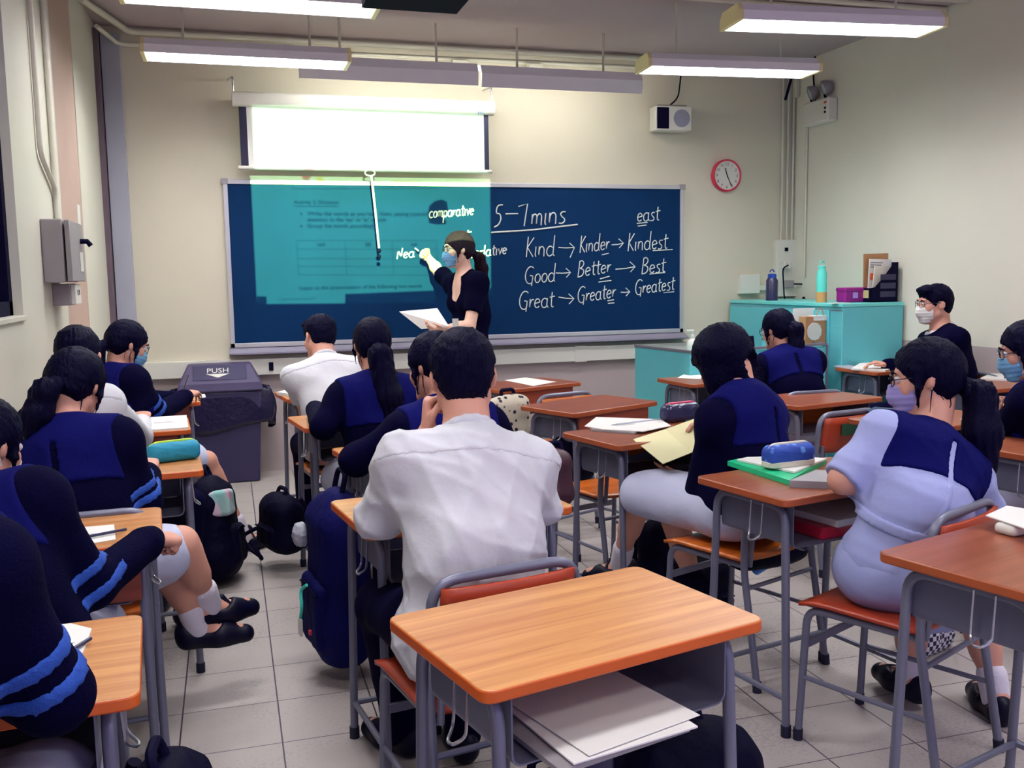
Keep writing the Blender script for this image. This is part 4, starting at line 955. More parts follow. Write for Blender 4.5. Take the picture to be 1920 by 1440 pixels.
def person(label, pos, yaw, o):
    """o: pose and outfit; built in a local frame: x right, y forward, z up, origin on the floor under the pelvis"""
    s = o.get('s', 1.); fem = o.get('fem', False); vb = o.get('vox', .0075)
    stand = o.get('stand', False); sz = o.get('seat', .445)
    P = V3(0, 0, sz+.105) if not stand else V3(0, 0, .93*s)
    sw = (.150 if fem else .172)*s*o.get('wide', 1)
    hy, hp, hr = [math.radians(a) for a in o.get('head', (0, 0, 0))]    # yaw left+, pitch down+, roll right+
    tw = math.radians(o.get('twist', 0)); hs = .97*s*o.get('hs', 1)
    tl = o.get('tl', 1. if stand else (.86 if fem else .93)); G_ = o.get('girth', .88 if fem else 1.)
    def skel(q):
        l1, l2, sd = q
        T1 = rotm(-l1, sd*.5, tw*.5); T2 = rotm(0, 0, tw) @ rotm(-l2, sd) @ rotm(0, math.radians(o.get('roll', 0)))
        mid = P+T1 @ V3(0, 0, .235*s*tl); NB = mid+T2 @ V3(0, 0, .265*s*tl)
        HB = NB+rotm(0, 0, tw) @ rotm(-(l2*.75+hp*.3), sd) @ V3(0, 0, o.get('nl', .082)*s)
        H = rotm(0, 0, hy+tw*.6) @ rotm(0, hr, 0) @ rotm(-hp)
        return T1, T2, mid, NB, HB, H, HB+H @ V3(0, .018, .095)*hs/.97
    q = np.array([math.radians(o.get('lean', 10)), math.radians(o.get('lean2', o.get('lean', 10)+10)), math.radians(o.get('side', 0))])
    if 'head_at' in o:
        tgt = local(pos, yaw, o['head_at']); reg = np.diag([.002, .002, .002]); q0 = q.copy()
        for _ in range(25):
            e = skel(q)[6]-tgt; J = np.stack([(skel(q+np.eye(3)[i]*1e-4)[6]-tgt-e)/1e-4 for i in range(3)], 1)
            q = q-np.linalg.solve(J.T @ J+reg, J.T @ e+reg @ (q-q0)); q = np.clip(q, [-.25, -.2, -.5], [1.0, 1.25, .5])
        e = skel(q)[6]-tgt
        if o.get('dbg'): print(label[:20], np.round(np.degrees(q)))
        if np.linalg.norm(e) > .03: print('HEAD MISS', label[:40], np.round(e, 3), np.round(np.degrees(q)))
    T1, T2, mid, NB, HB, H, HC_ = skel(q); l2 = q[1]; lh = l2*.75; sd = q[2]
    hd = lambda x, y, z: HC_+H @ V3(x, y, z)*hs
    sh = {k: NB+T2 @ V3(k*sw, 0, -.055*s)+V3(*o.get('shift', {}).get(k, (0, 0, 0))) for k in (1, -1)}
    arms = {}
    for k in (1, -1):
        a = o['arms'][k]
        if 'e' in a: E_, W_ = V3(*a['e']), V3(*a['w'])
        else: E_, W_ = ik(sh[k], a['w'], .285*s, .245*s, a.get('pole', (k*.7, -.3, -.8)))
        arms[k] = (sh[k], E_, W_)
    hip = {k: P+V3(k*.085*s, .02, -.01) for k in (1, -1)}
    legs = {}
    for k in (1, -1):
        g = o.get('legs', {}).get(k, {})
        kn = V3(*g.get('knee', (k*.10, .43*s, sz+.045))) if not stand else V3(*g.get('knee', (k*.085, .02, .49*s)))
        an = V3(*g.get('ankle', (k*.10, .40*s, .085))) if not stand else V3(*g.get('ankle', (k*.085, 0, .085)))
        d = kn-hip[k]; kn = hip[k]+nrm(d)*min(np.linalg.norm(d), .46*s); legs[k] = (hip[k], kn, an, g.get('toe', None))
    tb = lambda x, y, z: mid+T2 @ V3(x, y, z*tl)*s
    tp = lambda x, y, z: P+T1 @ V3(x, y, z*tl)*s

    def trunk(B, g, k=.05, waist=0.):
        B.ell(P+V3(0, -.005, .0), V3(.168*G_+g, .118*G_+g, .108+g), T1, k)
        wr = (.090 if fem else .098)*G_+g-waist
        for q in (1, -1):
            B.cone(tp(q*.06*G_, 0, .03), tp(q*.052*G_, .0, .21), .105*G_+g, wr, k); B.cone(tp(q*.052*G_, 0, .21), tb(q*.075*G_, .0, .14), wr, .098*G_+g, k)
            B.cone(tb(q*.03, -.01, .215), sh[q], .066*G_+g, .052+g, k)
            B.cone(tb(0, -.005, .255), tb(q*.10, -.005, .225), .052+g*.7, .048+g*.7, .03)
            if fem: B.ell(tb(q*.062, .085, .09), V3(.055, .05, .058)+g*.5, T2, .035)
        B.cone(tb(0, -.005, .0), tb(0, -.005, .18), .10*G_+g, .10*G_+g, k)
    B = Solid(); trunk(B, 0.)
    B.cone(NB-T2 @ V3(0, -.0, .03), HB+H @ V3(0, -.012, .03), (.056 if fem else .064)*s, (.050 if fem else .058)*s, .03)
    # head
    B.ell(hd(0, -.012, .032), V3(.073, .094, .088)*hs, H, .02)
    B.ell(hd(0, .022, -.038), V3(.057, .068, .076)*hs, H, .03)
    B.cone(hd(-.012, .070, -.098), hd(.012, .070, -.098), .017*hs, .017*hs, .03)
    for q in (1, -1):
        B.cone(hd(q*.052, -.005, -.05), hd(q*.020, .06, -.092), .016*hs, .016*hs, .03)
        B.ell(hd(q*.038, .060, -.022), V3(.022, .018, .022)*hs, H, .03)
    B.cone(hd(-.035, .079, .034), hd(.035, .079, .034), .010*hs, .010*hs, .014)
    for q in (1, -1): B.ell(hd(q*.032, .096, .012), V3(.017, .016, .011)*hs, H, .010, 's')
    B.cone(hd(0, .084, .018), hd(0, .103, -.024), .0075*hs, .012*hs, .010)
    for q in (1, -1): B.ell(hd(q*.011, .094, -.029), V3(.008, .009, .007)*hs, H, .005)
    B.ell(hd(0, .086, -.055), V3(.024, .010, .006)*hs, H, .004); B.ell(hd(0, .084, -.066), V3(.021, .010, .007)*hs, H, .004)
    ear = .82 if fem else 1.
    for q in (1, -1):
        Re = H @ rotm(.25, 0, q*.35)
        B.ell(hd(q*.078, -.012, -.004), V3(.0105, .0195, .030)*hs*ear, Re, .006); B.ell(hd(q*.0895, -.005, .0), V3(.008, .011, .018)*hs*ear, Re, .004, 's')
    for k in (1, -1):
        S_, E_, W_ = arms[k]; fdir = nrm(W_-E_)
        B.cone(S_, E_, .050*s, .040*s, .03); B.cone(E_, E_+(W_-E_)*.35, .040*s, .041*s, .02); B.cone(E_+(W_-E_)*.35, W_, .041*s, .027*s, .02)
        a = o['arms'][k]
        fd = nrm(V3(*a['fd'])) if 'fd' in a else fdir
        hand_prims(B, W_, fd, V3(*a.get('pn', (0, 0, -1))), k, a.get('hand', 'relax'), .93*s*(.95 if fem else 1))
        h_, kn, an, toe = legs[k]
        B.cone(h_, kn, .082*s, .056*s, .04); B.cone(kn, an, .052*s, .034*s, .03); B.cone(kn+(an-kn)*.18, kn+(an-kn)*.5, .053*s, .046*s, .03)
        td = nrm(V3(*toe)) if toe is not None else V3(k*.12, .98, 0)
        B.cone(an-V3(0, 0, .03)-td*.02, an+td*.13-V3(0, 0, .045), .034, .026, .03)
    R = B.mesh('person', M[o.get('skin', 'skin')], None, vb, pad=.015)
    R.location = (pos[0], pos[1], 0); R.rotation_euler = (0, 0, math.radians(yaw)); tag(R, label, 'person', o.get('group'))
    # ---- eyes, brows
    for q in (1, -1):
        if o.get('face', True):
            e = Solid().ell(hd(q*.032, .0825, .012), V3(.0125, .0125, .0115)*hs).mesh('eye', M['eye'], R, .0022, pad=.006)
            g = Solid().ell(hd(q*.032, .0915, .011), V3(.006, .0045, .006)*hs, H).mesh('iris', M['iris'], e, .0015, pad=.004)
            Solid().chain([hd(q*.016, .096, .030), hd(q*.032, .094, .036), hd(q*.048, .084, .031)], [.003, .0038, .002], .004).mesh('eyebrow', M['hair'], R, .0022, pad=.006)
    # ---- clothing
    top = o['top']; amp = o.get('fold', .004)
    C = Solid(); g = {'shirt': .012, 'dress': .011, 'sweater': .018, 'tee': .012}[top]
    sleeve = o.get('sleeve', 1.0)
    for k in (1, -1):
        S_, E_, W_ = arms[k]
        if sleeve < .7:
            e = S_+(E_-S_)*sleeve*1.35 if sleeve < .55 else S_+(E_-S_)*.93
            C.cone(S_, e+(E_-S_)*.12, .060*s, .066*s, .04)
            C.plane(e, nrm(E_-S_)) if False else None
        else:
            f = W_+(E_-W_)*(1-sleeve)*1.0 if sleeve < 1 else W_+nrm(E_-W_)*.0
            C.cone(S_, E_, .058*s+g*.3, .046*s+g*.5, .04); C.cone(E_, E_+(f-E_)*.9, .047*s+g*.5, .036*s+g*.6, .025); C.cone(E_+(f-E_)*.9, f, .036*s+g*.6, .031*s+g*.5, .01)
    if sleeve < .7:
        for k in (1, -1):
            S_, E_, W_ = arms[k]; u = nrm(E_-S_); e = S_+u*.285*s*sleeve*1.25
            C.box(e+u*.15, V3(.11, .11, .15), np.stack([nrm(np.cross(u, V3(.3, .2, 1))), nrm(np.cross(u, nrm(np.cross(u, V3(.3, .2, 1))))), u], 1), .002, .003, 's')
    trunk(C, g, .055, waist=.0)
    if o.get('untuck', 0): C.ell(P+V3(0, -.01, -.03), V3(.185, .145, .12), None, .05)
    if top == 'dress' or o.get('skirt'):
        pass
    # neck opening and shoulder slope
    C.ell(NB+T2 @ V3(0, .035, .052), V3(.078, .082, .060), T2, .012, 's')
    if o.get('vneck'): C.ell(NB+T2 @ V3(0, .115, -.03), V3(.062, .080, .125), T2, .01, 's')
    if not stand: C.plane(V3(0, 0, sz+.012), (0, 0, -1), .006)
    else: C.plane(V3(0, 0, o.get('hem', .78)), (0, 0, -1), .006)
    if amp: C.warp(folds(o.get('seed', 1), amp, o.get('ff', 17), 6, o.get('fdirs', [(.3, .2, 1), (1, 0, .6), (-.8, .3, .7), (.5, .5, .9)])))
    tm = {'shirt': 'shirt', 'dress': 'dress', 'sweater': 'sweater', 'tee': 'black_cloth'}[top]; nm = {'shirt': 'shirt', 'dress': 'dress_top', 'sweater': 'sweater', 'tee': 'cardigan'}[top]
    vc = o.get('voxc', .0075)
    DC, lo = C.field(vc, pad=.03)
    CT_ = Solid(); trunk(CT_, g, .055); DTR, _ = CT_.field(vc, lo=lo, hi=lo+(np.array(DC.shape)-1)*vc); DTR = DTR[:DC.shape[0], :DC.shape[1], :DC.shape[2]]
    top_o = nets(DC, lo, vc, nm, M[o.get('topmat', tm)], R)
    ax = [lo[i]+np.arange(DC.shape[i])*vc for i in range(3)]
    X, Y, Z = ax[0][:, None, None], ax[1][None, :, None], ax[2][None, None, :]
    def layer(name, m, th, regions, trunk_only=False):
        """a cloth layer th thick lying on the garment inside the given boxes (centre, half size, rotation)"""
        d = None
        for c, h, Rm in regions:
            q = [np.abs(Rm[0, i]*(X-c[0])+Rm[1, i]*(Y-c[1])+Rm[2, i]*(Z-c[2]))-h[i] for i in range(3)]
            b = np.maximum(q[0], np.maximum(q[1], q[2])); d = b if d is None else np.minimum(d, b)
        E2 = np.maximum(np.maximum(DC-th, d), DTR-.026 if trunk_only else -9).astype(np.float32); E2 = np.maximum(E2, -(DC+.012))
        # crop to what is used
        w = np.argwhere(E2 < .0)
        if not len(w): return None
        a, b = np.maximum(w.min(0)-2, 0), w.max(0)+3
        return nets(E2[a[0]:b[0], a[1]:b[1], a[2]:b[2]], lo+a*vc, vc, name, m, R)
    if o.get('collar') == 'sailor':
        wv = .165*s
        layer('sailor_collar', M['collar'], .006, [(NB+T2 @ V3(0, -.14, .02), V3(wv, .145, .075), T2)]+[(NB+T2 @ V3(q*(wv*.5+.004), -.14, -.065*tl), V3(wv*.5-.004, .145, .150*tl), T2) for q in (1, -1)]+[(NB+T2 @ V3(.095, .06, -.05), V3(.055, .16, .12), T2 @ rotm(0, .25, 0)), (NB+T2 @ V3(-.095, .06, -.05), V3(.055, .16, .12), T2 @ rotm(0, -.25, 0))], True)
    if o.get('collar') == 'shirt':
        K = Solid()
        ring = []
        for i in range(17):
            a = 2*math.pi*i/16; ring.append(NB+T2 @ V3(.066*math.cos(a), -.004+.068*math.sin(a), .008+.016*math.cos(a+math.pi/2)-.012*math.sin(a)*0)+rotm(-lh) @ V3(0, 0, .016))
        K.chain(ring, [.013]*17, .008)
        for q in (1, -1): K.cone(NB+T2 @ V3(q*.03, .068, .015), NB+T2 @ V3(q*.05, .095, -.03), .012, .006, .01)
        K.mesh('shirt_collar', M['shirt'], R, .006)
        if top == 'shirt': layer('back_yoke', M['shirt'], .0022, [(NB+T2 @ V3(0, -.12, .02), V3(.30, .125, .085), T2)])
    if o.get('stripes'):
        for k in o['stripes']:
            S_, E_, W_ = arms[k]; u = nrm(E_-S_); Rm = np.stack([nrm(np.cross(u, V3(.3, .2, 1))), nrm(np.cross(u, nrm(np.cross(u, V3(.3, .2, 1))))), u], 1)
            for t in o.get('stripe_at', (.66, .85)): layer('sleeve_stripe', M['stripe'], .003, [(S_+(E_-S_)*t, V3(.09, .09, .014), Rm)])
    if o.get('belt'): layer('button_placket', M[o.get('topmat', tm)], .003, [(tb(0, -.12, -.14), V3(.012, .12, .135), T2)])
    if o.get('belt'): layer('waist_belt', M[o.get('topmat', tm)], .005, [(tp(0, 0, .165), V3(.3, .3, .017), T1)])
    if o.get('vest'):
        layer('knit_vest', M['sweater'], .010, [(tb(0, -.02, -.02), V3(.165, .3, .245), T2)])
    # ---- lower body
    low = o.get('low', 'trousers')
    if low == 'trousers':
        L_ = Solid()
        L_.ell(P+V3(0, -.008, -.01), V3(.174, .126, .112), T1, .05)
        for k in (1, -1):
            h_, kn, an, toe = legs[k]; L_.cone(h_, kn, .092*s, .068*s, .05); L_.cone(kn, an-V3(0, 0, .015), .066*s, .054*s, .03)
        L_.warp(folds(o.get('seed', 1)+9, .003, 22)); 
        if not stand: L_.plane(V3(0, 0, P[2]+.07), (0, 0, 1), .01)
        else: L_.plane(V3(0, 0, P[2]+.1), (0, 0, 1), .01)
        L_.mesh('trousers', M['trousers'], R, .0085)
    else:
        L_ = Solid(); L_.ell(P+V3(0, -.012, -.012), V3(.182*G_, .138*G_, .118), T1, .05)
        for k in (1, -1):
            h_, kn, an, toe = legs[k]; e = h_+(kn-h_)*o.get('skirt_len', .96)
            L_.cone(h_, e, .098*s*(.5+.5*G_), .096*s, .07)
        mk = (legs[1][1]+legs[-1][1])/2; L_.cone(P+V3(0, .12, -.01), P+(mk-P)*.86, .085, .075, .07)
        L_.warp(folds(o.get('seed', 1)+5, .004, 20)); L_.plane(V3(0, 0, P[2]+.09), (0, 0, 1), .01)
        if not stand: L_.plane(V3(0, 0, sz-.0+.008), (0, 0, -1), .03) if o.get('flat_skirt') else None
        L_.mesh('skirt', M[o.get('skirtmat', 'skirt')], R, .0085)
    if o.get('feet', True):
        for k in (1, -1):
            h_, kn, an, toe = legs[k]; td = nrm(V3(*toe)) if toe is not None else V3(k*.12, .98, 0); td0 = td
            up = nrm(V3(0, 0, 1)-td0*td0[2])
            if low != 'trousers':
                Solid().cone(an+(kn-an)*.20, an-V3(0, 0, .02), .047*s, .042, .02).mesh('sock', M['sock'], R, .008)
            F_ = Solid(); F_.cone(an-up*.045-td*.035, an+td*.07-up*.052, .039, .043, .03); F_.cone(an+td*.07-up*.052, an+td*.145-up*.056, .043, .032, .03); F_.cone(an-td*.045-up*.02, an-td*.03-up*.05, .03, .034, .02)
            F_.plane(an-up*.083, -up, .006)
            if low != 'trousers': F_.ell(an+td*.045+up*.0, V3(.03, .05, .035), None, .01, 's')
            sh_ = F_.mesh('shoe', M['shoe'], R, .007)
            if low != 'trousers': Solid().chain([an+td*.04-up*.03+V3(-.04, 0, 0), an+td*.045+up*.006, an+td*.04-up*.03+V3(.04, 0, 0)], [.008, .008, .008], .01).mesh('strap', M['shoe'], sh_, .006)
    # ---- hair
    hair = o.get('hair', 'short'); hm = M[o.get('hairmat', 'hair')]; A = Solid()
    strand = lambda am, fr: (lambda X, Y, Z: am*np.sin(np.arctan2(H[0, 0]*(X-HC_[0])+H[1, 0]*(Y-HC_[1])+H[2, 0]*(Z-HC_[2]), H[0, 1]*(X-HC_[0])+H[1, 1]*(Y-HC_[1])+H[2, 1]*(Z-HC_[2])+.02)*fr+2*np.sin((H[0, 2]*(X-HC_[0])+H[1, 2]*(Y-HC_[1])+H[2, 2]*(Z-HC_[2]))*38)))
    if hair == 'short':
        A.ell(hd(0, -.016, .040), V3(.087, .105, .094)*hs, H); A.ell(hd(0, -.056, -.015), V3(.062, .052, .078)*hs, H, k=.03)
        A.ell(hd(0, .062, .098), V3(.068, .042, .026)*hs, H, k=.03)
        A.ell(hd(0, .115, -.055), V3(.12, .108, .112)*hs, H, .012, 's')
        for q in (1, -1): A.ell(hd(q*.100, .002, -.034), V3(.040, .052, .066)*hs, H, .014, 's')
        A.plane(hd(0, -.06, -.076), H @ V3(0, -.25, -1), .03); A.warp(strand(.0022, 34)); A.warp(folds(o.get('seed', 1), .0045, 70, 4))
        A.mesh('hair', hm, R, .0062)
    elif hair in ('pony', 'lowpony', 'longpony'):
        A.ell(hd(0, -.016, .038), V3(.088, .109, .099)*hs, H); A.ell(hd(0, -.06, -.01), V3(.072, .056, .078)*hs, H, k=.03)
        A.ell(hd(0, .122, -.056), V3(.115, .105, .118)*hs, H, .01, 's')
        for q in (1, -1): A.ell(hd(q*.104, .006, -.026), V3(.034, .034, .042)*hs, H, .01, 's')
        for q in (1, -1): A.chain([hd(q*.072, .030, .05), hd(q*.080, .026, -.02), hd(q*.070, .034, -.09)], [.010, .008, .003], .01)
        A.plane(hd(0, -.07, -.062), H @ V3(0, -.5, -1), .012); A.warp(strand(.0024, 52)); A.warp(folds(o.get('seed', 1), .0035, 50, 4)); hh = A.mesh('hair', hm, R, .0062)
        tz = {'pony': .03, 'lowpony': -.035, 'longpony': .01}[hair]; kn = hd(0, -.118, tz)
        T_ = Solid(); dn = V3(*o.get('tail_dir', (0, -.25, -1))); dn = nrm(dn); L = o.get('tail', .24)
        b0 = kn; b1 = kn+nrm(H @ V3(0, -1, .0))*.03+dn*.03; b2 = b1+dn*L*.45; b3 = b2+nrm(dn+V3(0, .12, -.1))*L*.35; b4 = b3+nrm(dn+V3(.05, .2, -.2))*L*.25
        w_ = o.get('tailw', 1.)
        T_.chain([b0, b1, b2, b3, b4], [.022, .036*w_, .042*w_, .030*w_, .008], .02)
        T_.warp(lambda X, Y, Z: .0032*np.sin((X-b1[0])*260+3*np.sin(Z*22))+.002*np.sin((Y-b1[1])*230+2*np.sin(Z*30)))
        T_.mesh('ponytail', hm, R, .0065)
        rs = random.Random(o.get('seed', 1)); ms = MB()
        for i in range(7):
            q = rs.choice((-1, 1)); a0 = hd(q*rs.uniform(.03, .082), rs.uniform(-.09, .02), rs.uniform(-.05, .0)); a1 = a0+H @ V3(q*rs.uniform(-.004, .012), rs.uniform(-.02, .015), -.03); a2 = a1+V3(rs.uniform(-.012, .012), rs.uniform(-.012, .012), -.035)
            ms.tube([tuple(a0), tuple(a1), tuple(a2)], [.0022, .0016, .0006], 5)
        ms.build('loose_strands', hm, R)
        mbx = Solid(); a = nrm(b1-b0); mbx.cone(b0-a*.005, b0+a*.012, .026, .026).mesh('hair_tie', M['black'], R, .006)
    elif hair == 'bob':
        A.ell(hd(0, -.014, .040), V3(.098, .112, .098)*hs, H)
        for q in (1, -1): A.cone(hd(q*.052, -.018, .03), hd(q*.066, .035, -.06), .062*hs, .046*hs, .05); A.cone(hd(q*.066, .035, -.06), hd(q*.064, .030, -.06)-V3(0, 0, .115), .046*hs, .026*hs, .04)
        A.cone(hd(0, -.06, .02), hd(0, -.055, -.125), .072*hs, .062*hs, .05)
        A.ell(hd(0, .150, -.07), V3(.066, .12, .15)*hs, H, .012, 's'); A.cone(hd(-.05, .070, .055), hd(.05, .070, .055), .018*hs, .018*hs, .02)
        A.cone(hd(0, -.10, -.10), hd(0, -.10, -.25), .05, .07, .012, 's')
        A.warp(strand(.0028, 60)); A.warp(folds(3, .003, 40, 4)); A.mesh('hair', hm, R, .0062)
    # ---- mask and glasses
    if o.get('mask'):
        K = Solid(); K.ell(hd(0, .030, -.042), V3(.066, .082, .078)*hs, H); K.cone(hd(0, .093, -.018), hd(0, .10, -.045), .016*hs, .018*hs, .03); K.cone(hd(-.02, .074, -.1), hd(.02, .074, -.1), .016, .016, .03)
        K.plane(hd(0, .10, -.004), H @ V3(0, -.25, 1), .004); K.plane(hd(0, .05, -.118), H @ V3(0, 0, -1), .01); K.plane(hd(0, .034, 0), H @ V3(0, -1, 0), .006)
        K.warp(lambda X, Y, Z: .0012*np.sin((H[0, 2]*(X-HC_[0])+H[1, 2]*(Y-HC_[1])+H[2, 2]*(Z-HC_[2]))*330))
        mk = K.mesh('face_mask', M[o['mask']], R, .005)
        for q in (1, -1): Solid().chain([hd(q*.060, .046, -.018), hd(q*.076, .004, .024), hd(q*.080, -.026, .006), hd(q*.070, -.004, -.05), hd(q*.056, .04, -.08)], [.0022]*5, .002).mesh('ear_loop', M['mask_white'], mk, .0028, pad=.008)
    if o.get('glasses'):
        mb = MB()
        for q in (1, -1):
            mb.tube([tuple(hd(q*.034+.026*math.cos(a)*(1), .104-.012*abs(math.cos(a))*(1 if q*math.cos(a) > 0 else .2), .010+.019*math.sin(a))) for a in [2*math.pi*i/18 for i in range(18)]], .0018, 6, closed=True)
            mb.tube([tuple(hd(q*.060, .094, .014)), tuple(hd(q*.078, .03, .016)), tuple(hd(q*.080, -.015, .012)), tuple(hd(q*.078, -.028, -.008))], .0016, 6)
        mb.tube([tuple(hd(-.009, .106, .014)), tuple(hd(0, .108, .017)), tuple(hd(.009, .106, .014))], .0016, 6)
        mb.build('spectacles', M['frame_black'], R)
    R['_'] = 0; del R['_']
    return R, dict(arms=arms, NB=NB, T2=T2, HC=HC_, H=H, P=P, legs=legs, hd=hd, mid=mid)
def to_world(R, p):
    return Matrix.Translation(R.location) @ Matrix.Rotation(R.rotation_euler.z, 4, 'Z') @ Vector(p)
def local(pos, yaw, w):
    return np.array(Matrix.Rotation(-math.radians(yaw), 4, 'Z') @ (Vector(w)-Vector((pos[0], pos[1], 0))))
# ------------------------------------------------------------------ who sits where
PEOPLE = {}
def add(key, label, pos, yaw, **o):
    for k in (1, -1):
        a = o['arms'][k]
        if 'world' in a: a['w'] = local(pos, yaw, a['world'])
        if 'ew' in a: a['e'] = local(pos, yaw, a['ew'])
    for g in o.get('legs', {}).values():
        for n in ('knee', 'ankle'):
            if n+'_w' in g: g[n] = local(pos, yaw, g[n+'_w'])
    R, info = person(label, pos, yaw, o); PEOPLE[key] = (R, info, yaw); return R, info
Y, Z = at_y, at_z
DH = .775     # wrist height on a desk
SW = dict(top='sweater', sleeve=.95, collar='sailor', fem=True, low='skirt', s=.95)

add('ws', 'boy in a white shirt seen from behind in the middle, hand at his cheek', (0.530, 2.160), 6, head_at=Y(868, 712, 2.36), head=(-14, 10, -2), s=1.0, wide=.97,
    arms={1: dict(ew=Z(1012, 950, .80), world=(.72, 2.68, DH), pn=(0, 0, -1)), -1: dict(ew=Z(708, 972, .80), world=Y(803, 810, 2.42), hand='fist', fd=(.05, .1, 1), pn=(.8, -.3, 0))},
    top='shirt', sleeve=.75, collar='shirt', fold=.0115, ff=23, seed=4, dbg=1, hair='short', untuck=1, low='trousers', vox=.0065, voxc=.0065, face=False,
    legs={-1: dict(knee=(-.12, .40, .50), ankle_w=(.435, 2.66, .085), toe=(-.42, .9, 0)), 1: dict(knee=(.12, .42, .50), ankle_w=(.60, 2.58, .085))})
add('boyA', 'boy in a white shirt with short hair, nearest the blackboard in the middle column', (0.510, 4.890), 6, head_at=Y(599, 636, 5.12), head=(14, 22, 8), s=.98,
    arms={1: dict(world=(.70, 5.40, DH)), -1: dict(ew=Y(575, 772, 5.18), world=(.42, 5.42, DH))}, top='shirt', sleeve=.5, collar='shirt', seed=8, hair='short', low='trousers', face=False)
add('pony', 'navy sweater girl with a thick ponytail, behind the boy nearest the board', (.60, 3.94), 6, head_at=Y(697, 645, 4.10), head=(-4, 14, 2), hair='lowpony', tail=.40, tailw=1.35, tail_dir=(.14, -.2, -1), seed=11, face=False,
    arms={1: dict(world=(.78, 4.42, DH)), -1: dict(ew=Z(606, 800, .79), world=Z(590, 765, DH), hand='relax')}, **SW)
add('hid', 'girl in a navy sweater mostly hidden behind the boy in the white shirt', (.70, 3.0), 6, head_at=Y(812, 690, 3.20), head=(28, 18, 4), hair='lowpony', tail=.2, seed=12, face=False,
    arms={1: dict(world=(.95, 3.45, DH)), -1: dict(ew=Z(668, 862, .80), world=Z(735, 838, DH))}, **SW)
add('L1', 'girl with a blue face mask writing at the front of the left column', (-0.545, 4.860), -48, head_at=Y(238, 650, 5.02), head=(-14, 22, 0), hair='lowpony', tail=.17, mask='mask_blue', glasses=True, skirt_len=.78, seed=13,
    arms={1: dict(ew=Y(296, 775, 5.0), world=Y(352, 742, 5.28), hand='pinch', pn=(-.2, .2, -1)), -1: dict(world=Y(362, 752, 5.5), hand='flat')}, stripes=[1],
    legs={1: dict(knee_w=Y(386, 866, 4.95), ankle_w=(.02, 5.0, .085), toe=(.2, 1, 0)), -1: dict(knee_w=Y(372, 860, 5.1), ankle_w=(-.05, 5.2, .085))}, **SW)
add('L2', 'boy in a white shirt bent over a book by the left wall', (-0.505, 3.720), -32, head_at=Y(128, 688, 3.86), head=(30, 24, 0), wide=.80, girth=.9, seed=14, hair='short', s=.98,
    arms={1: dict(ew=Y(262, 818, 4.35), world=(-.40, 4.60, DH)), -1: dict(world=(-.60, 4.5, DH), pole=(.1, -.3, -.9))}, top='shirt', sleeve=.8, collar='shirt', low='trousers', face=False)
add('L3', 'navy ponytail girl leaning over the desk with the turquoise pencil case', (-.44, 3.02), -10, head_at=Y(142, 730, 3.22), head=(-14, 28, 2), hair='lowpony', tail=.17, tail_dir=(-.30, -.2, -.9), skirt_len=.66, seed=15, face=False,
    arms={1: dict(ew=Y(268, 940, 3.12), world=Z(276, 885, DH)), -1: dict(world=(-.58, 3.5, DH), pole=(.1, -.3, -.9))}, stripes=[1], stripe_at=(.74, .90),
    legs={1: dict(knee_w=Y(338, 1020, 3.08), ankle_w=Y(392, 1128, 3.22), toe=(.8, .55, 0)), -1: dict(knee_w=Y(312, 1060, 3.18), ankle_w=Y(372, 1168, 3.2), toe=(.95, .2, 0))}, **SW)
add('L4', 'girl at the left edge resting a striped navy sleeve on the desk', (-0.475, 2.235), -12, head_at=Y(-42, 850, 2.47), head=(-20, 16, 0), hair='lowpony', mask='mask_white', seed=16,
    arms={1: dict(ew=Y(172, 1098, 2.36), world=Y(286, 1010, 2.58), hand='fist', fd=(.5, .7, -.2), pn=(-.1, .2, -1)), -1: dict(world=(-.60, 2.65, DH), pole=(.1, -.3, -.9))}, stripes=[1], stripe_at=(.80, 1.02), legs={1: dict(knee=(.0, .42, .49), ankle=(0, .38, .085)), -1: dict(knee=(-.17, .42, .49), ankle=(-.17, .38, .085))}, **SW)
add('L5', 'girl at the lower left corner of whom only a striped navy sleeve shows', (-0.500, 1.330), -10, seat=.485, tl=1.03, lean=10, lean2=16, head=(0, 16, 0), hair='lowpony', seed=17, face=False,
    arms={1: dict(ew=Z(98, 1306, .80), world=(-.50, 1.76, DH)), -1: dict(world=(-.60, 1.74, DH), pole=(.1, -.3, -.9))}, stripes=[1], stripe_at=(.66, .86), **SW)
add('bob', 'girl with bobbed black hair reading a cream booklet', (1.740, 2.970), 22, head_at=Y(1356, 676, 3.14), head=(12, 38, -8), hair='bob', seed=18, roll=-17, nl=.09, shift={-1: (-.005, .02, -.045), 1: (0, 0, -.015)}, face=True, flat_skirt=True, hs=1.02,
    arms={1: dict(world=Y(1348, 792, 3.36), pole=(.6, -.2, -.8), hand='relax', fd=(-.7, .5, .1), pn=(-.2, .1, -.9)), -1: dict(ew=Y(1304, 955, 3.08), world=Y(1290, 902, 3.28), hand='flat', fd=(-.2, .9, .25), pn=(.3, .3, .9))},
    legs={1: dict(knee_w=Y(1250, 925, 3.32), ankle_w=(1.75, 3.30, .085)), -1: dict(knee_w=Y(1200, 925, 3.36), ankle_w=Y(1162, 1052, 3.62), toe=(-.5, .8, -.15))}, **SW)
add('ponyR', 'girl with a long ponytail in front of the teal lectern', (3.030, 4.580), -10, head_at=Y(1458, 622, 4.80), head=(28, 14, 0), hair='longpony', tail=.40, tailw=1.15, tail_dir=(-.05, -.12, -1), seed=19, face=True, glasses=True,
    arms={1: dict(world=(3.16, 5.16, DH)), -1: dict(world=(2.82, 5.18, DH))}, **SW)
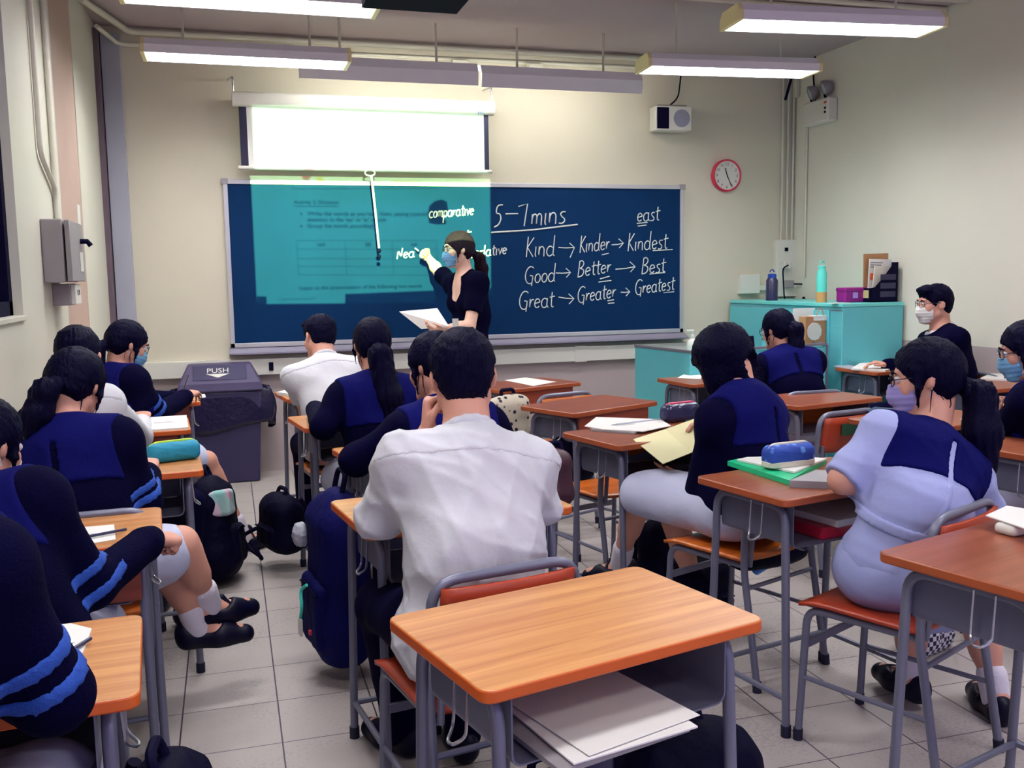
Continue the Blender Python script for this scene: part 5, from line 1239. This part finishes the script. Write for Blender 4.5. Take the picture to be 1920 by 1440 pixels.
add('mask', 'boy in a dark knit vest and white mask in profile by the right wall', (4.26, 4.80), 74, head_at=Y(1752, 572, 4.88), head=(2, 4, 0), mask='mask_white', glasses=True, seed=20, hair='short', s=1.0,
    arms={1: dict(world=(4.14, 5.26, DH)), -1: dict(world=Y(1728, 682, 5.0), hand='flat')}, top='sweater', sleeve=1.0, collar='shirt', low='trousers')
add('dress', 'girl in a pale blue dress with a navy collar and ponytail, seen from behind', (1.815, 2.235), -14, head_at=Y(1738, 718, 2.37), head=(66, 8, 2), hair='lowpony', tail=.25, tailw=1.25, mask='mask_lilac', glasses=True, seed=21, fem=True, s=.97, hs=1.0, nl=.125,
    arms={1: dict(ew=Y(1862, 985, 2.3), world=(2.12, 2.62, DH)), -1: dict(ew=Z(1580, 900, .80), world=Z(1650, 905, DH))}, top='dress', sleeve=.56, collar='sailor', fold=.0075, ff=21, belt=True, low='skirt', skirtmat='dress', voxc=.0065, flat_skirt=False,
    legs={1: dict(knee_w=Y(1850, 1150, 2.45), ankle_w=Y(1868, 1300, 2.28), toe=(.1, 1, 0)), -1: dict(knee_w=Y(1720, 1150, 2.5), ankle_w=Y(1708, 1262, 2.45), toe=(-.25, 1, 0))})
add('edge', 'girl with glasses and a blue mask cut by the right edge', (3.080, 2.810), 16, head_at=Y(1924, 662, 3.02), head=(38, 14, 0), hair='lowpony', mask='mask_blue', glasses=True, seed=22,
    arms={1: dict(world=(3.25, 3.3, DH)), -1: dict(ew=Y(1850, 830, 3.1), world=Z(1858, 790, DH))}, **SW)
add('teacher', 'teacher in a black cardigan writing on the blackboard and holding papers', (1.56, 6.32), 112, stand=True, s=.99, fem=True, head_at=Y(862, 472, 6.34), head=(-18, 4, 0), hair='lowpony', hairmat='hair_brown', tail=.16, mask='mask_blue', glasses=True, skin='skin_pale', seed=23,
    arms={1: dict(world=Y(803, 483, 6.97), pole=(.2, .2, -.9), hand='fist', fd=(-.1, .9, .5), pn=(-.9, .2, 0)), -1: dict(ew=Y(880, 612, 6.12), world=Y(830, 618, 6.10), hand='hold', fd=(.1, 1, .05), pn=(.3, 0, .95))},
    top='tee', vneck=True, sleeve=.62, fold=.003, hem=.66, low='trousers')
# ------------------------------------------------------------------ papers, cases, bags and bottles
DT = .7405
def sheet(name, pts, label, cat, m='paper', th=.0012, group=None, lift=0.):
    """a flat sheet or booklet lying on the desk: its outline at true size on the desk top"""
    w = [at_z(x, y, DT+lift) for x, y in pts]; c = sum(w, Vector())/len(w)
    o = MB().prism([(p.x-c.x, p.y-c.y) for p in w][::-1] if (w[1]-w[0]).cross(w[2]-w[1]).z < 0 else [(p.x-c.x, p.y-c.y) for p in w], 0, th).build(name, M[m], smooth=False)
    o.location = (c.x, c.y, DT+lift); return tag(o, label, cat, group)
def lines(o, n, ax=(1, 0), w=.10, dy=.012, c=(0, 0)):
    mb = MB(); rnd = random.Random(len(o.name)); a = math.atan2(ax[1], ax[0]); z = max(v.co.z for v in o.data.vertices)
    mb.T = Matrix.Translation((c[0], c[1], z)) @ Matrix.Rotation(a, 4, 'Z')
    for i in range(n):
        L = w*(.6+.4*rnd.random()); y = (i-n/2)*dy; mb.box((-w/2, y, .0001), (-w/2+L, y+.0022, .0004))
    return mb.build('printed_lines', M['ink'], o, smooth=False)
def stack(name, pts, label, cat, n=3, th=.003, **k):
    o = sheet(name, pts, label, cat, th=th, **k); return o
g = 'papers lying on the desks'
sheet('worksheet', [(368, 740), (384, 739), (386, 745), (371, 747)], 'small white sheet under the hand of the writing girl by the bin', 'paper', group=g)
o = sheet('open_book', [(268, 786), (350, 781), (353, 804), (284, 809)], 'open white book on the desk of the boy by the left wall', 'book', th=.008); lines(o, 4, (1, .1), .12)
o = sheet('worksheet', [(238, 848), (300, 840), (318, 858), (266, 882)], 'white worksheet beside the turquoise pencil case', 'paper', group=g); lines(o, 4, (.9, .4), .10)
o = sheet('worksheet', [(146, 990), (214, 984), (217, 1012), (170, 1020)], 'white worksheet behind the striped sleeve of the second nearest girl on the left', 'paper', group=g); lines(o, 2, (1, .1), .06)
o = sheet('worksheet', [(92, 1178), (132, 1172), (172, 1182), (160, 1216), (120, 1300), (80, 1290)], 'white papers on the nearest desk at the lower left', 'paper', th=.004, group=g); lines(o, 2, (.3, 1), .07)
sheet('exercise_book', [(520, 741), (548, 733), (590, 738), (572, 748)], 'stack of white exercise books on the desk of the boy nearest the board', 'book', th=.018)
sheet('worksheet', [(946, 713), (985, 708), (1042, 716), (1000, 724)], 'single white sheet on the empty desk nearest the teacher', 'paper', group=g)
sheet('exercise_book', [(1106, 808), (1130, 797), (1215, 803), (1190, 815)], 'grey exercise book under the papers on the desk of the bob girl', 'book', th=.008, m='grey_plastic')
o = sheet('worksheet', [(1096, 800), (1118, 783), (1238, 787), (1258, 799), (1206, 810), (1130, 806)], 'spread white papers on the desk of the bob girl', 'paper', th=.003, lift=.009, group=g); lines(o, 3, (1, .1), .12)
o = sheet('ring_folder', [(1364, 873), (1416, 861), (1550, 868), (1480, 910)], 'bright green folder on the worn desk under white papers', 'folder', m='green', th=.016)
sheet('exercise_book', [(1480, 914), (1530, 893), (1585, 898), (1552, 917)], 'grey book beside the green folder', 'book', m='grey_plastic', th=.022)
o = sheet('worksheet', [(1382, 864), (1425, 855), (1550, 862), (1490, 888)], 'white papers lying on the green folder', 'paper', th=.006, lift=.017, group=g); lines(o, 3, (1, .2), .1)
o = sheet('worksheet', [(1848, 968), (1888, 950), (1960, 962), (1960, 1002), (1920, 992)], 'white paper on the red brown desk at the right edge', 'paper', th=.003, lift=.03, group=g)
p = at_z(1905, 1004, DT)
o = MB().box((-.05, -.03, 0), (.05, .03, .028)).build('correction_tape', M['white_plastic'], bevel=.012, seg=3); o.location = (p.x+.02, p.y+.02, DT); o.rotation_euler = (0, 0, .2); tag(o, 'small white plastic case under the paper at the right edge', 'case')
sheet('worksheet', [(1806, 771), (1824, 766), (1852, 769), (1838, 775)], 'white paper beside the arm of the girl at the right edge, farther one', 'paper', th=.002, group=g)
sheet('worksheet', [(1800, 787), (1818, 779), (1850, 783), (1834, 791)], 'white paper beside the arm of the girl at the right edge, nearer one', 'paper', th=.002, group=g)
sheet('tablet', [(1624, 775), (1640, 767), (1700, 772), (1690, 784)], 'dark tablet at the left end of the desk behind the dress girl', 'tablet', m='bottle_dark', th=.012)
o = sheet('booklet', [(1838, 712), (1856, 703), (1925, 704), (1925, 716)], 'white booklet on the desk at the right wall', 'book', th=.010)
p = at_z(1890, 708, DT+.011); o = MB().tube([(-.06, 0, .004), (.055, 0, .004), (.065, 0, .004)], [.004, .004, .001], 8).build('pen', M['blue_cap']); o.location = (p.x, p.y, p.z); o.rotation_euler = (0, 0, .5); tag(o, 'blue pen on the white booklet at the right wall', 'pen')
sheet('exercise_book', [(1562, 687), (1580, 683), (1612, 688), (1598, 693)], 'pale grey sheet at the left end of the masked boy desk', 'paper', th=.002, m='panel_grey')
o = sheet('booklet', [(1596, 694), (1612, 684), (1668, 680), (1690, 690), (1660, 697)], 'open white booklet under the hand of the masked boy', 'book', th=.012)
sheet('worksheet', [(1270, 709), (1284, 701), (1330, 704), (1330, 711)], 'white sheet on the desk in front of the teal lectern', 'paper', group=g)

def case(name, p, size, yaw, m, label, zipm=None, band=None, cat='pencil case'):
    L, W, H = size; t = thing(name, label, cat, p, yaw)
    s = Solid().box((0, 0, H*.48), (L/2, W/2, H*.48), None, min(W, H)*.38); s.warp(folds(int(L*1000), .0025, 60, 3))
    s.mesh('pouch', M[m], t, .004)
    if zipm:
        z = MB(); z.tube(fillet([(-L/2+.01, -W*.1, H*.80), (-L/2+.03, 0, H*.97), (L/2-.03, 0, H*.97), (L/2-.01, -W*.1, H*.80)], .02), .006, 8).build('zip', M[zipm], t)
    if band: MB().prism(rrect(L*1.0, W*1.0, W*.38), 0.0, H*.26).build('base_band', M[band], t, bevel=.003)
    return t
p = at_z(325, 868, DT); case('pencil_case', (p.x, p.y+.045, DT), (.19, .075, .075), .35, 'cyan_cloth', 'turquoise pencil case with a lime zip on a left column desk', 'lime')
p = at_z(1467, 868, DT+.02); case('pencil_case', (p.x-.01, p.y-.05, DT+.0235), (.19, .07, .075), .12, 'blue_print', 'blue patterned pencil case with a white base on the green folder', 'white_cloth', 'white_cloth')
p = at_z(1290, 790, DT); t = case('pencil_case', (p.x-.03, p.y+.02, DT), (.20, .07, .085), .25, 'bottle_dark', 'see-through pencil case with a pink rim on the desk of the bob girl', 'pink')

# held and loose pages
def page(name, quads, label, cat, m='cream_paper', parent=None):
    mb = MB(); c = sum((q for qd in quads for q in qd), Vector())/(4*len(quads))
    for qd in quads: mb.add([q-c for q in qd], [(0, 1, 2, 3)])
    o = mb.build(name, M[m], parent, smooth=False, solid=.002); o.location = c; return tag(o, label, cat)
A, B_, C_, D_ = at_y(1187, 824, 3.42), at_y(1247, 805, 3.47), at_y(1296, 849, 3.26), at_y(1243, 870, 3.22)
E_, F_ = at_y(1312, 782, 3.42), at_y(1352, 826, 3.22)
page('open_booklet', [[A, D_, C_, B_], [B_, C_, F_, E_]], 'open cream booklet held up by the girl with bobbed hair', 'book')
page('paper_sheaf', [[at_y(748, 584, 6.20), at_y(790, 617, 6.12), at_y(842, 612, 6.02), at_y(820, 578, 6.16)]], 'white papers held in the teacher lower hand', 'paper', 'paper')
h = at_y(784, 470, 7.0); o = MB().tube([(h.x, h.y, h.z), (h.x-.012, D-.032, h.z+.018)], .006, 8).build('chalk_stick', M['chalk']); tag(o, 'short white chalk stick in the teacher raised hand', 'chalk')
a, b = at_y(345, 728, 5.30), at_y(354, 702, 5.28); o = MB().tube([tuple(a), tuple(b)], .005, 8).build('pen', M['chrome']); tag(o, 'silver pen in the hand of the writing girl by the bin', 'pen')
a = at_z(196, 1001, DT+.008); o = MB().tube([(-.05, -.02, 0), (.05, .03, 0)], .004, 8).build('pen', M['bottle_dark']); o.location = a; tag(o, 'dark pen on the worksheet behind the striped sleeve', 'pen')
a = at_z(128, 1220, DT+.010); o = MB().tube([(-.02, -.05, 0), (.03, .05, 0)], .004, 8).build('pen', M['bottle_dark']); o.location = a; tag(o, 'dark pen on the papers at the lower left', 'pen')
# teacher's card
R, info, yw = PEOPLE['teacher']; q = local((R.location.x, R.location.y), math.degrees(R.rotation_euler.z), at_y(854, 606, 6.02))
mb = MB().box((-.002, -.02, -.03), (.002, .02, .03)); mb.T = Matrix.Identity(4); o = mb.build('name_card', M['white_plastic'], R); o.location = q; o.rotation_euler = (0, 0, rad(-20))

# in the desk trays
d = DESKS['D1']; 
def in_tray(d, name, lo, hi, z, m, label, cat, yaw=0, ln=False):
    o = MB().box((-(hi[0]-lo[0])/2, -(hi[1]-lo[1])/2, 0), ((hi[0]-lo[0])/2, (hi[1]-lo[1])/2, hi[2])).build(name, M[m], bevel=.001, smooth=False)
    c = Matrix.Translation(d.location) @ Matrix.Rotation(d.rotation_euler.z, 4, 'Z') @ Vector(((lo[0]+hi[0])/2, (lo[1]+hi[1])/2, z)); o.location = c; o.rotation_euler = (0, 0, d.rotation_euler.z+yaw)
    return tag(o, label, cat)
in_tray(d, 'paper_folder', (-.19, -.235), (.09, .03, .010), .583, 'grey_plastic', 'thick pale folder sticking out of the foreground desk tray', 'folder', .02)
in_tray(d, 'worksheet', (-.16, -.245), (.10, .02, .004), .596, 'paper', 'loose sheets on the folder in the foreground desk tray', 'paper', -.03)
o = in_tray(d, 'worksheet', (-.14, -.232), (.115, .03, .002), .602, 'paper', 'topmost sheet in the foreground desk tray', 'paper', .06)
c = Matrix.Translation(d.location) @ Matrix.Rotation(d.rotation_euler.z, 4, 'Z') @ Vector((.06, .09, .625))
mb = MB(); mb.T = Matrix.Translation(c) @ Matrix.Rotation(rad(90), 4, 'X'); mb.lathe([(.022, -.01), (.034, -.01), (.034, .01), (.022, .01)], 20); o = mb.build('tape_roll', M['yellow']); tag(o, 'yellow tape roll inside the foreground desk tray', 'tape')
d = DESKS['dress']; in_tray(d, 'binder', (-.10, -.15), (.20, .10, .035), .58, 'red', 'red binder in the tray of the worn desk', 'binder'); in_tray(d, 'exercise_book', (-.06, -.165), (.21, .09, .022), .616, 'paper', 'thick white book on the red binder in the worn desk', 'book', .03)
d = DESKS['ws']; c = Matrix.Translation(d.location) @ Matrix.Rotation(d.rotation_euler.z, 4, 'Z') @ Vector((.15, -.09, .579)); o = case('pouch', tuple(c), (.13, .09, .07), .2, 'tan', 'tan pouch in the desk tray of the boy in the white shirt', cat='pouch')

# ---- bags
def backpack(name, label, base, yaw, size, m, straps=True, tilt=(0, 0), seed=1, pocket=True, cat='backpack'):
    w, d, h = size; t = thing(name, label, cat, base, rot=(tilt[0], tilt[1], yaw))
    s = Solid(); s.box((0, 0, h*.46), (w/2, d/2, h*.46), None, min(w, d)*.42, .0); s.ell((0, 0, h*.76), (w*.46, d*.44, h*.25), None, .05); s.ell((0, 0, h*.22), (w*.53, d*.56, h*.22), None, .06)
    s.warp(folds(seed, .006, 22, 5)); s.mesh('bag_body', M[m], t, .008)
    if pocket:
        q = Solid().box((0, -d*.5, h*.30), (w*.36, d*.16, h*.20), None, .03).warp(folds(seed+1, .004, 30, 4)); q.mesh('front_pocket', M[m], t, .007)
        MB().tube(fillet([(-w*.30, -d*.66, h*.44), (-w*.1, -d*.68, h*.47), (w*.1, -d*.68, h*.47), (w*.30, -d*.66, h*.44)], .03), .004, 6).build('zip', M['black'], t)
    MB().tube(fillet([(-.04, 0, h*.98), (-.04, d*.1, h*1.10), (.04, d*.1, h*1.10), (.04, 0, h*.98)], .03), .010, 8).build('top_handle', M['black'], t)
    if straps:
        for q in (-1, 1):
            MB().tube(fillet([(q*w*.28, d*.42, h*.92), (q*w*.32, d*.62, h*.70), (q*w*.34, d*.60, h*.35), (q*w*.40, d*.42, h*.06)], .1), .014, 8).build('shoulder_strap', M['black'], t)
    return t
t = backpack('backpack', 'large navy backpack with a mint cord hanging beside the middle column', (.325, 3.30, .06), rad(-78), (.30, .17, .62), 'bag_navy', seed=3, tilt=(0, rad(4)))
t2 = MB().tube(fillet([(.03, -.125, .30), (-.01, -.135, .27), (.02, -.14, .22), (.00, -.14, .17)], .02), .006, 8).build('mint_cord', M['cyan_light'], t)
MB().box((-.012, -.146, .11), (.018, -.138, .17)).build('key_tag', M['white_plastic'], t); MB().box((.05, -.128, .13), (.065, -.120, .145)).build('red_tab', M['red'], t)
sm = Solid().ell((-.12, -.10, .43), (.035, .03, .045), None).warp(folds(5, .006, 90, 4)).mesh('fluffy_charm', M['panel_grey'], t, .005)
backpack('backpack', 'small black backpack with dangling straps near the middle of the left aisle', (.20, 4.62, .10), rad(-70), (.28, .15, .27), 'bag_black', seed=4)
MB().tube(fillet([(0, 0, 0), (-.10, -.03, -.05), (-.14, 0, -.12), (-.05, .04, -.16), (.06, 0, -.14), (-.02, -.02, -.06)], .04), .010, 8).build('hanging_strap', M['black'], bpy.data.objects['backpack.001']).location = (-.08, -.10, .10)
t = backpack('backpack', 'black backpack with a colourful printed pocket in the left aisle', (-.085, 4.50, .03), rad(80), (.32, .17, .47), 'bag_black', seed=6, tilt=(rad(-6), rad(10)))
m = mat('printed_pocket', lin(120, 190, 185), .5); nt = m.node_tree; v = nt.nodes.new('ShaderNodeTexVoronoi'); v.inputs['Scale'].default_value = 16; cr = nt.nodes.new('ShaderNodeValToRGB')
for i, (ps_, c_) in enumerate(((0, lin(190, 40, 90)), (.35, lin(225, 215, 230)), (.6, lin(70, 170, 150)), (.85, lin(180, 220, 225)))):
    e = cr.color_ramp.elements[i] if i < 2 else cr.color_ramp.elements.new(ps_); e.position = ps_; e.color = c_
tc = nt.nodes.new('ShaderNodeTexCoord'); nt.links.new(tc.outputs['Object'], v.inputs['Vector']); nt.links.new(v.outputs['Color'], cr.inputs[0]); nt.links.new(cr.outputs[0], nt.nodes['Principled BSDF'].inputs[0])
Solid().box((-.09, -.05, .34), (.07, .055, .06), None, .02).mesh('printed_pocket', m, t, .005)
q = at_y(1400, 1322, 1.78); backpack('backpack', 'large black backpack on the floor under the foreground desk', (.90, 1.76, 0), rad(12), (.36, .22, q.z*.98), 'bag_black', seed=7, straps=False)
t = backpack('backpack', 'black bag holding a bottle under the left part of the foreground desk', (.60, 1.78, 0), rad(10), (.26, .18, .36), 'bag_black', seed=8, straps=False)
o = MB().lathe([(.001, 0), (.036, 0), (.036, .14), (.030, .16), (.001, .16)], 18).build('water_bottle', M['bottle_dark']); p = at_y(1116, 1372, 1.62); o.location = (p.x, 1.62, p.z-.17); MB().lathe([(.001, .158), (.031, .158), (.031, .19), (.001, .192)], 18).build('bottle_cap', M['blue_cap'], o); tag(o, 'dark bottle with a blue cap under the foreground desk', 'bottle')
p = at_y(322, 1392, 1.66); backpack('shoulder_bag', 'black bag hanging at the lower left corner desk', (p.x-.02, 1.70, p.z-.42), rad(85), (.30, .15, .36), 'bag_black', seed=9, cat='bag')
p = at_y(1222, 1025, 3.75); backpack('backpack', 'grey striped backpack on the floor behind the legs of the bob girl', (p.x+.04, 3.72, .0), rad(30), (.26, .15, .34), 'bag_black', seed=10)
p = at_y(1325, 1070, 3.20); backpack('backpack', 'black bag on the floor under the chair of the bob girl', (p.x+.05, 3.34, .0), rad(20), (.26, .16, .26), 'bag_black', seed=12)
p = at_y(1452, 965, 3.0); backpack('shoulder_bag', 'black bag hanging behind the worn desk with the green folder', (p.x+.02, 3.08, .30), rad(10), (.34, .12, .24), 'bag_black', seed=13, pocket=False, straps=False, cat='bag')
p = at_y(1420, 1025, 3.2); o = MB().lathe([(.001, 0), (.026, 0), (.028, .1), (.014, .13), (.014, .15), (.001, .15)], 14).build('small_bottle', mat('clear_blue_bottle', lin(60, 130, 215), .2)); o.location = (p.x+.02, 3.25, .22); o.rotation_euler = (rad(50), 0, rad(30)); tag(o, 'small pale blue bottle sticking out of the bag behind the worn desk', 'bottle')
p = at_y(1038, 892, 3.35); backpack('handbag', 'brown leather handbag hanging right of the boy in the white shirt', (p.x, 3.36, p.z-.12), rad(15), (.14, .09, .22), 'brown_leather', seed=14, pocket=False, straps=False, cat='handbag')
p = at_y(1075, 850, 4.45); backpack('backpack', 'black bag hanging under the nearer closed front desk', (p.x+.0, 4.44, .36), rad(24), (.20, .12, .28), 'bag_black', seed=15, pocket=False, cat='backpack')
m = mat('patterned_cloth', lin(200, 190, 170), .8); nt = m.node_tree; v = nt.nodes.new('ShaderNodeTexVoronoi'); v.inputs['Scale'].default_value = 30; cr = nt.nodes.new('ShaderNodeValToRGB'); cr.color_ramp.elements[0].position = .25; cr.color_ramp.elements[0].color = lin(30, 24, 50); cr.color_ramp.elements[1].position = .35; cr.color_ramp.elements[1].color = lin(205, 196, 176)
tc = nt.nodes.new('ShaderNodeTexCoord'); nt.links.new(tc.outputs['Object'], v.inputs['Vector']); nt.links.new(v.outputs['Distance'], cr.inputs[0]); nt.links.new(cr.outputs[0], nt.nodes['Principled BSDF'].inputs[0]); M['pattern'] = m
p = at_y(950, 778, 4.75); backpack('tote_bag', 'cream patterned tote bag behind the head of the boy in the white shirt', (p.x, 4.72, p.z-.15), rad(20), (.24, .09, .26), 'pattern', seed=16, pocket=False, straps=False, cat='bag')
m = mat('checker_cloth', (1, 1, 1, 1), .8); nt = m.node_tree; v = nt.nodes.new('ShaderNodeTexChecker'); v.inputs['Scale'].default_value = 60; v.inputs['Color1'].default_value = lin(20, 16, 46); v.inputs['Color2'].default_value = lin(190, 186, 200)
tc = nt.nodes.new('ShaderNodeTexCoord'); nt.links.new(tc.outputs['Object'], v.inputs['Vector']); nt.links.new(v.outputs[0], nt.nodes['Principled BSDF'].inputs[0]); M['checker'] = m
p = at_y(1755, 1235, 2.75); backpack('tote_bag', 'black bag with a checkered edge between the legs of the dress girl', (p.x, 2.80, .0), rad(20), (.22, .10, .30), 'checker', seed=17, pocket=False, straps=False, cat='bag')

# ---- things on the cabinet
CT = 1.171
def on_cab(px, y): q = at_y(px, 560, y); return Vector((q.x, y, CT))
def bottle(name, p, prof, m, cap, label, loop=False, base=None):
    o = MB().lathe(prof, 24).build(name, M[m]); o.location = p; H = prof[-1][1]; r = prof[-1][0] if prof[-1][0] > .005 else prof[-2][0]
    MB().lathe([(.001, H), (cap[0], H), (cap[0], H+cap[1]*.8), (cap[0]*.8, H+cap[1]), (.001, H+cap[1])], 20).build('bottle_cap', M[cap[2]], o)
    if loop: MB().tube([(.018*math.cos(a), 0, H+cap[1]+.012+.018*math.sin(a)) for a in [math.pi*i/8 for i in range(9)]], .005, 8).build('carry_loop', M[cap[2]], o)
    if base: MB().lathe([(.001, -.0), (prof[1][0]+.001, 0), (prof[1][0]+.001, base[0]), (.001, base[0]+.0005)], 24).build('bottle_base', M[base[1]], o)
    return tag(o, label, 'bottle')
bottle('water_bottle', on_cab(1447, 6.62), [(.001, 0), (.047, 0), (.047, .155), (.035, .175), (.001, .175)], 'bottle_dark', (.034, .035, 'blue_cap'), 'smoky dark bottle with a blue lid on the teal cabinet', True)
bottle('flask', on_cab(1540, 5.95), [(.001, 0), (.037, 0), (.037, .20), (.028, .235), (.001, .235)], 'aqua', (.026, .03, 'aqua'), 'tall turquoise flask with a wooden base on the teal cabinet', True, (.075, 'bamboo'))
q0, q1 = on_cab(1585, 5.78), on_cab(1632, 5.78); o = MB().box((0, 0, 0), (q1.x-q0.x, .11, .100)).build('storage_box', M['magenta'], bevel=.01); o.location = q0; MB().box((-.003, -.004, .075), (q1.x-q0.x+.003, .114, .105)).build('lid', M['magenta'], o, bevel=.008); MB().box((.06, -.006, .03), (.10, -.001, .07)).build('label_plate', mat('pale_violet', lin(170, 140, 210), .5), o); tag(o, 'magenta plastic box beside the black file holder', 'box')
q0 = on_cab(1632, 5.70); q1 = on_cab(1688, 5.70); W_ = min(q1.x, 4.56)-q0.x; t = thing('file_holder', 'black mesh magazine holder full of papers on the teal cabinet', 'file holder', q0)
poly = [(0, 0), (W_, 0), (W_, .28), (W_*.8, .265), (W_*.45, .17), (W_*.15, .105), (0, .10)]
for yy in (0, .10):
    mb = MB(); mb.T = Matrix.Translation((0, yy+.003, 0)) @ Matrix.Rotation(rad(90), 4, 'X'); mb.prism(poly, 0, .003); mb.build('side_plate', M['black'], t, smooth=False)
    for k in range(3):
        MB().box((W_*.35, yy-.0015 if yy == 0 else yy+.002, .035+.06*k), (W_*.92, yy if yy == 0 else yy+.0045, .075+.06*k)).build('mesh_slots', mat('slot_grey', lin(44, 40, 74), .6), t, smooth=False) if k < 2 or True else None
MB().box((0, 0, 0), (W_, .103, .004)).box((W_-.003, 0, 0), (W_, .103, .28)).build('back_plate', M['black'], t, smooth=False); MB().box((0, 0, .0), (.003, .103, .10)).build('front_plate', M['black'], t, smooth=False)
MB().box((-.0015, .02, .03), (0, .08, .085)).build('label_plate', mat('label_ochre', lin(190, 175, 120), .7), t)
for k, (mm, hh, lab) in enumerate((('kraft', .335, 'brown cardboard file standing in the magazine holder'), ('paper', .30, 'printed white paper with an orange patch in the magazine holder'), ('white_cloth', .255, 'folded white paper in front in the magazine holder'))):
    o = MB().box((0, 0, 0), (W_-.02-.02*k, .006, hh)).build('document', M[mm], smooth=False); o.location = (q0.x+.006+.012*k, q0.y+.085-.028*k, CT+.005); o.rotation_euler = (0, rad(-1+3*k), 0); tag(o, lab, 'paper')
    if k == 1:
        MB().box((.01, -.001, .15), (.09, -.0002, .20)).build('orange_patch', M['orange_mark'], o); MB().box((.01, -.001, .24), (.12, -.0002, .246)).box((.01, -.001, .255), (.10, -.0002, .261)).box((.01, -.001, .272), (.11, -.0002, .278)).build('printed_lines', M['ink'], o)
q = on_cab(1595, 5.70); o = MB().box((-.12, 0, 0), (.02, .07, .003)).build('worksheet', M['paper'], smooth=False); o.location = (q.x-.04, 5.66, CT); tag(o, 'white sheet at the near edge of the teal cabinet top', 'paper', 'papers lying on the desks')
# ---- things on the lectern (its worktop lies below the upstand)
WT = .7455
p = at_y(1298, 612, 5.92); o = MB().lathe([(.001, 0), (.040, 0), (.040, .15), (.032, .185), (.014, .20), (.001, .2)], 20).build('sanitizer_bottle', M['white_plastic']); o.location = (p.x, 5.92, WT); tag(o, 'white pump sanitizer bottle on the teal lectern by the board', 'bottle')
MB().lathe([(.001, .198), (.016, .198), (.016, .225), (.006, .228), (.006, .255), (.001, .255)], 14).build('pump', M['white_plastic'], o); MB().box((-.045, -.008, .25), (.012, .008, .262)).build('nozzle', M['white_plastic'], o, bevel=.003); MB().lathe([(.0405, .03), (.0412, .03), (.0412, .12), (.0405, .12)], 20).build('label_band', mat('pale_blue_label', lin(150, 175, 215), .6), o)
p = at_y(1524, 615, 5.80); t = thing('gift_box', 'brown card gift box with a round white lace on the lectern', 'gift box', (p.x, 5.80, WT), rad(6))
hb = at_y(1524, 593, 5.80).z-WT; MB().box((-.09, -.03, 0), (.09, .04, hb)).build('carton', M['kraft'], t, bevel=.002); MB().box((-.02, -.0325, hb-.03), (.095, .042, hb+.004)).build('paper_flap', M['paper'], t)
c = at_y(1520, 622, 5.77).z-WT; MB().add([(-.012+.062*math.cos(a)*(1+.04*math.sin(12*a)), -.033, c+.062*math.sin(a)*(1+.04*math.sin(12*a))) for a in [2*math.pi*i/48 for i in range(48)]]+[(-.012+.062*math.cos(a), -.0305, c+.062*math.sin(a)) for a in [2*math.pi*i/48 for i in range(48)]], [tuple(range(48))]+[(i, (i+1) % 48, 48+(i+1) % 48, 48+i) for i in range(48)]).build('lace_disc', M['white_plastic'], t)
MB().tube(fillet([(.03, .0, hb), (.05, .0, hb+.055), (.08, .0, hb+.055), (.09, .0, hb)], .03), .004, 6).build('cord_handle', M['kraft'], t)
p = at_y(1508, 588, 5.93); o = MB().box((-.11, 0, 0), (.10, .006, at_y(1508, 578, 5.93).z-WT)).build('calendar_card', M['paper'], smooth=False); o.location = (p.x+.02, 5.93, WT); tag(o, 'white printed card standing behind the gift box', 'card'); MB().box((-.07, -.001, .24), (-.04, 0, .29)).build('printed_patch', M['bottle_dark'], o)
p = at_y(1409, 640, 5.75); o = MB().box((-.05, -.01, 0), (.05, .01, at_y(1409, 630, 5.75).z-WT)).build('tablet', M['black'], bevel=.004); o.location = (p.x, 5.75, WT); o.rotation_euler = (rad(-8), 0, rad(20)); tag(o, 'black tablet standing on the teal lectern', 'tablet')
p = at_y(1558, 636, 5.78); o = Solid().ell((0, 0, .06), (.055, .04, .085)).mesh('tissue_pack', M['white_cloth'], None, .006); o.location = (p.x-.01, 5.82, WT+.024); tag(o, 'small white packet on the lectern right of the gift box', 'packet')
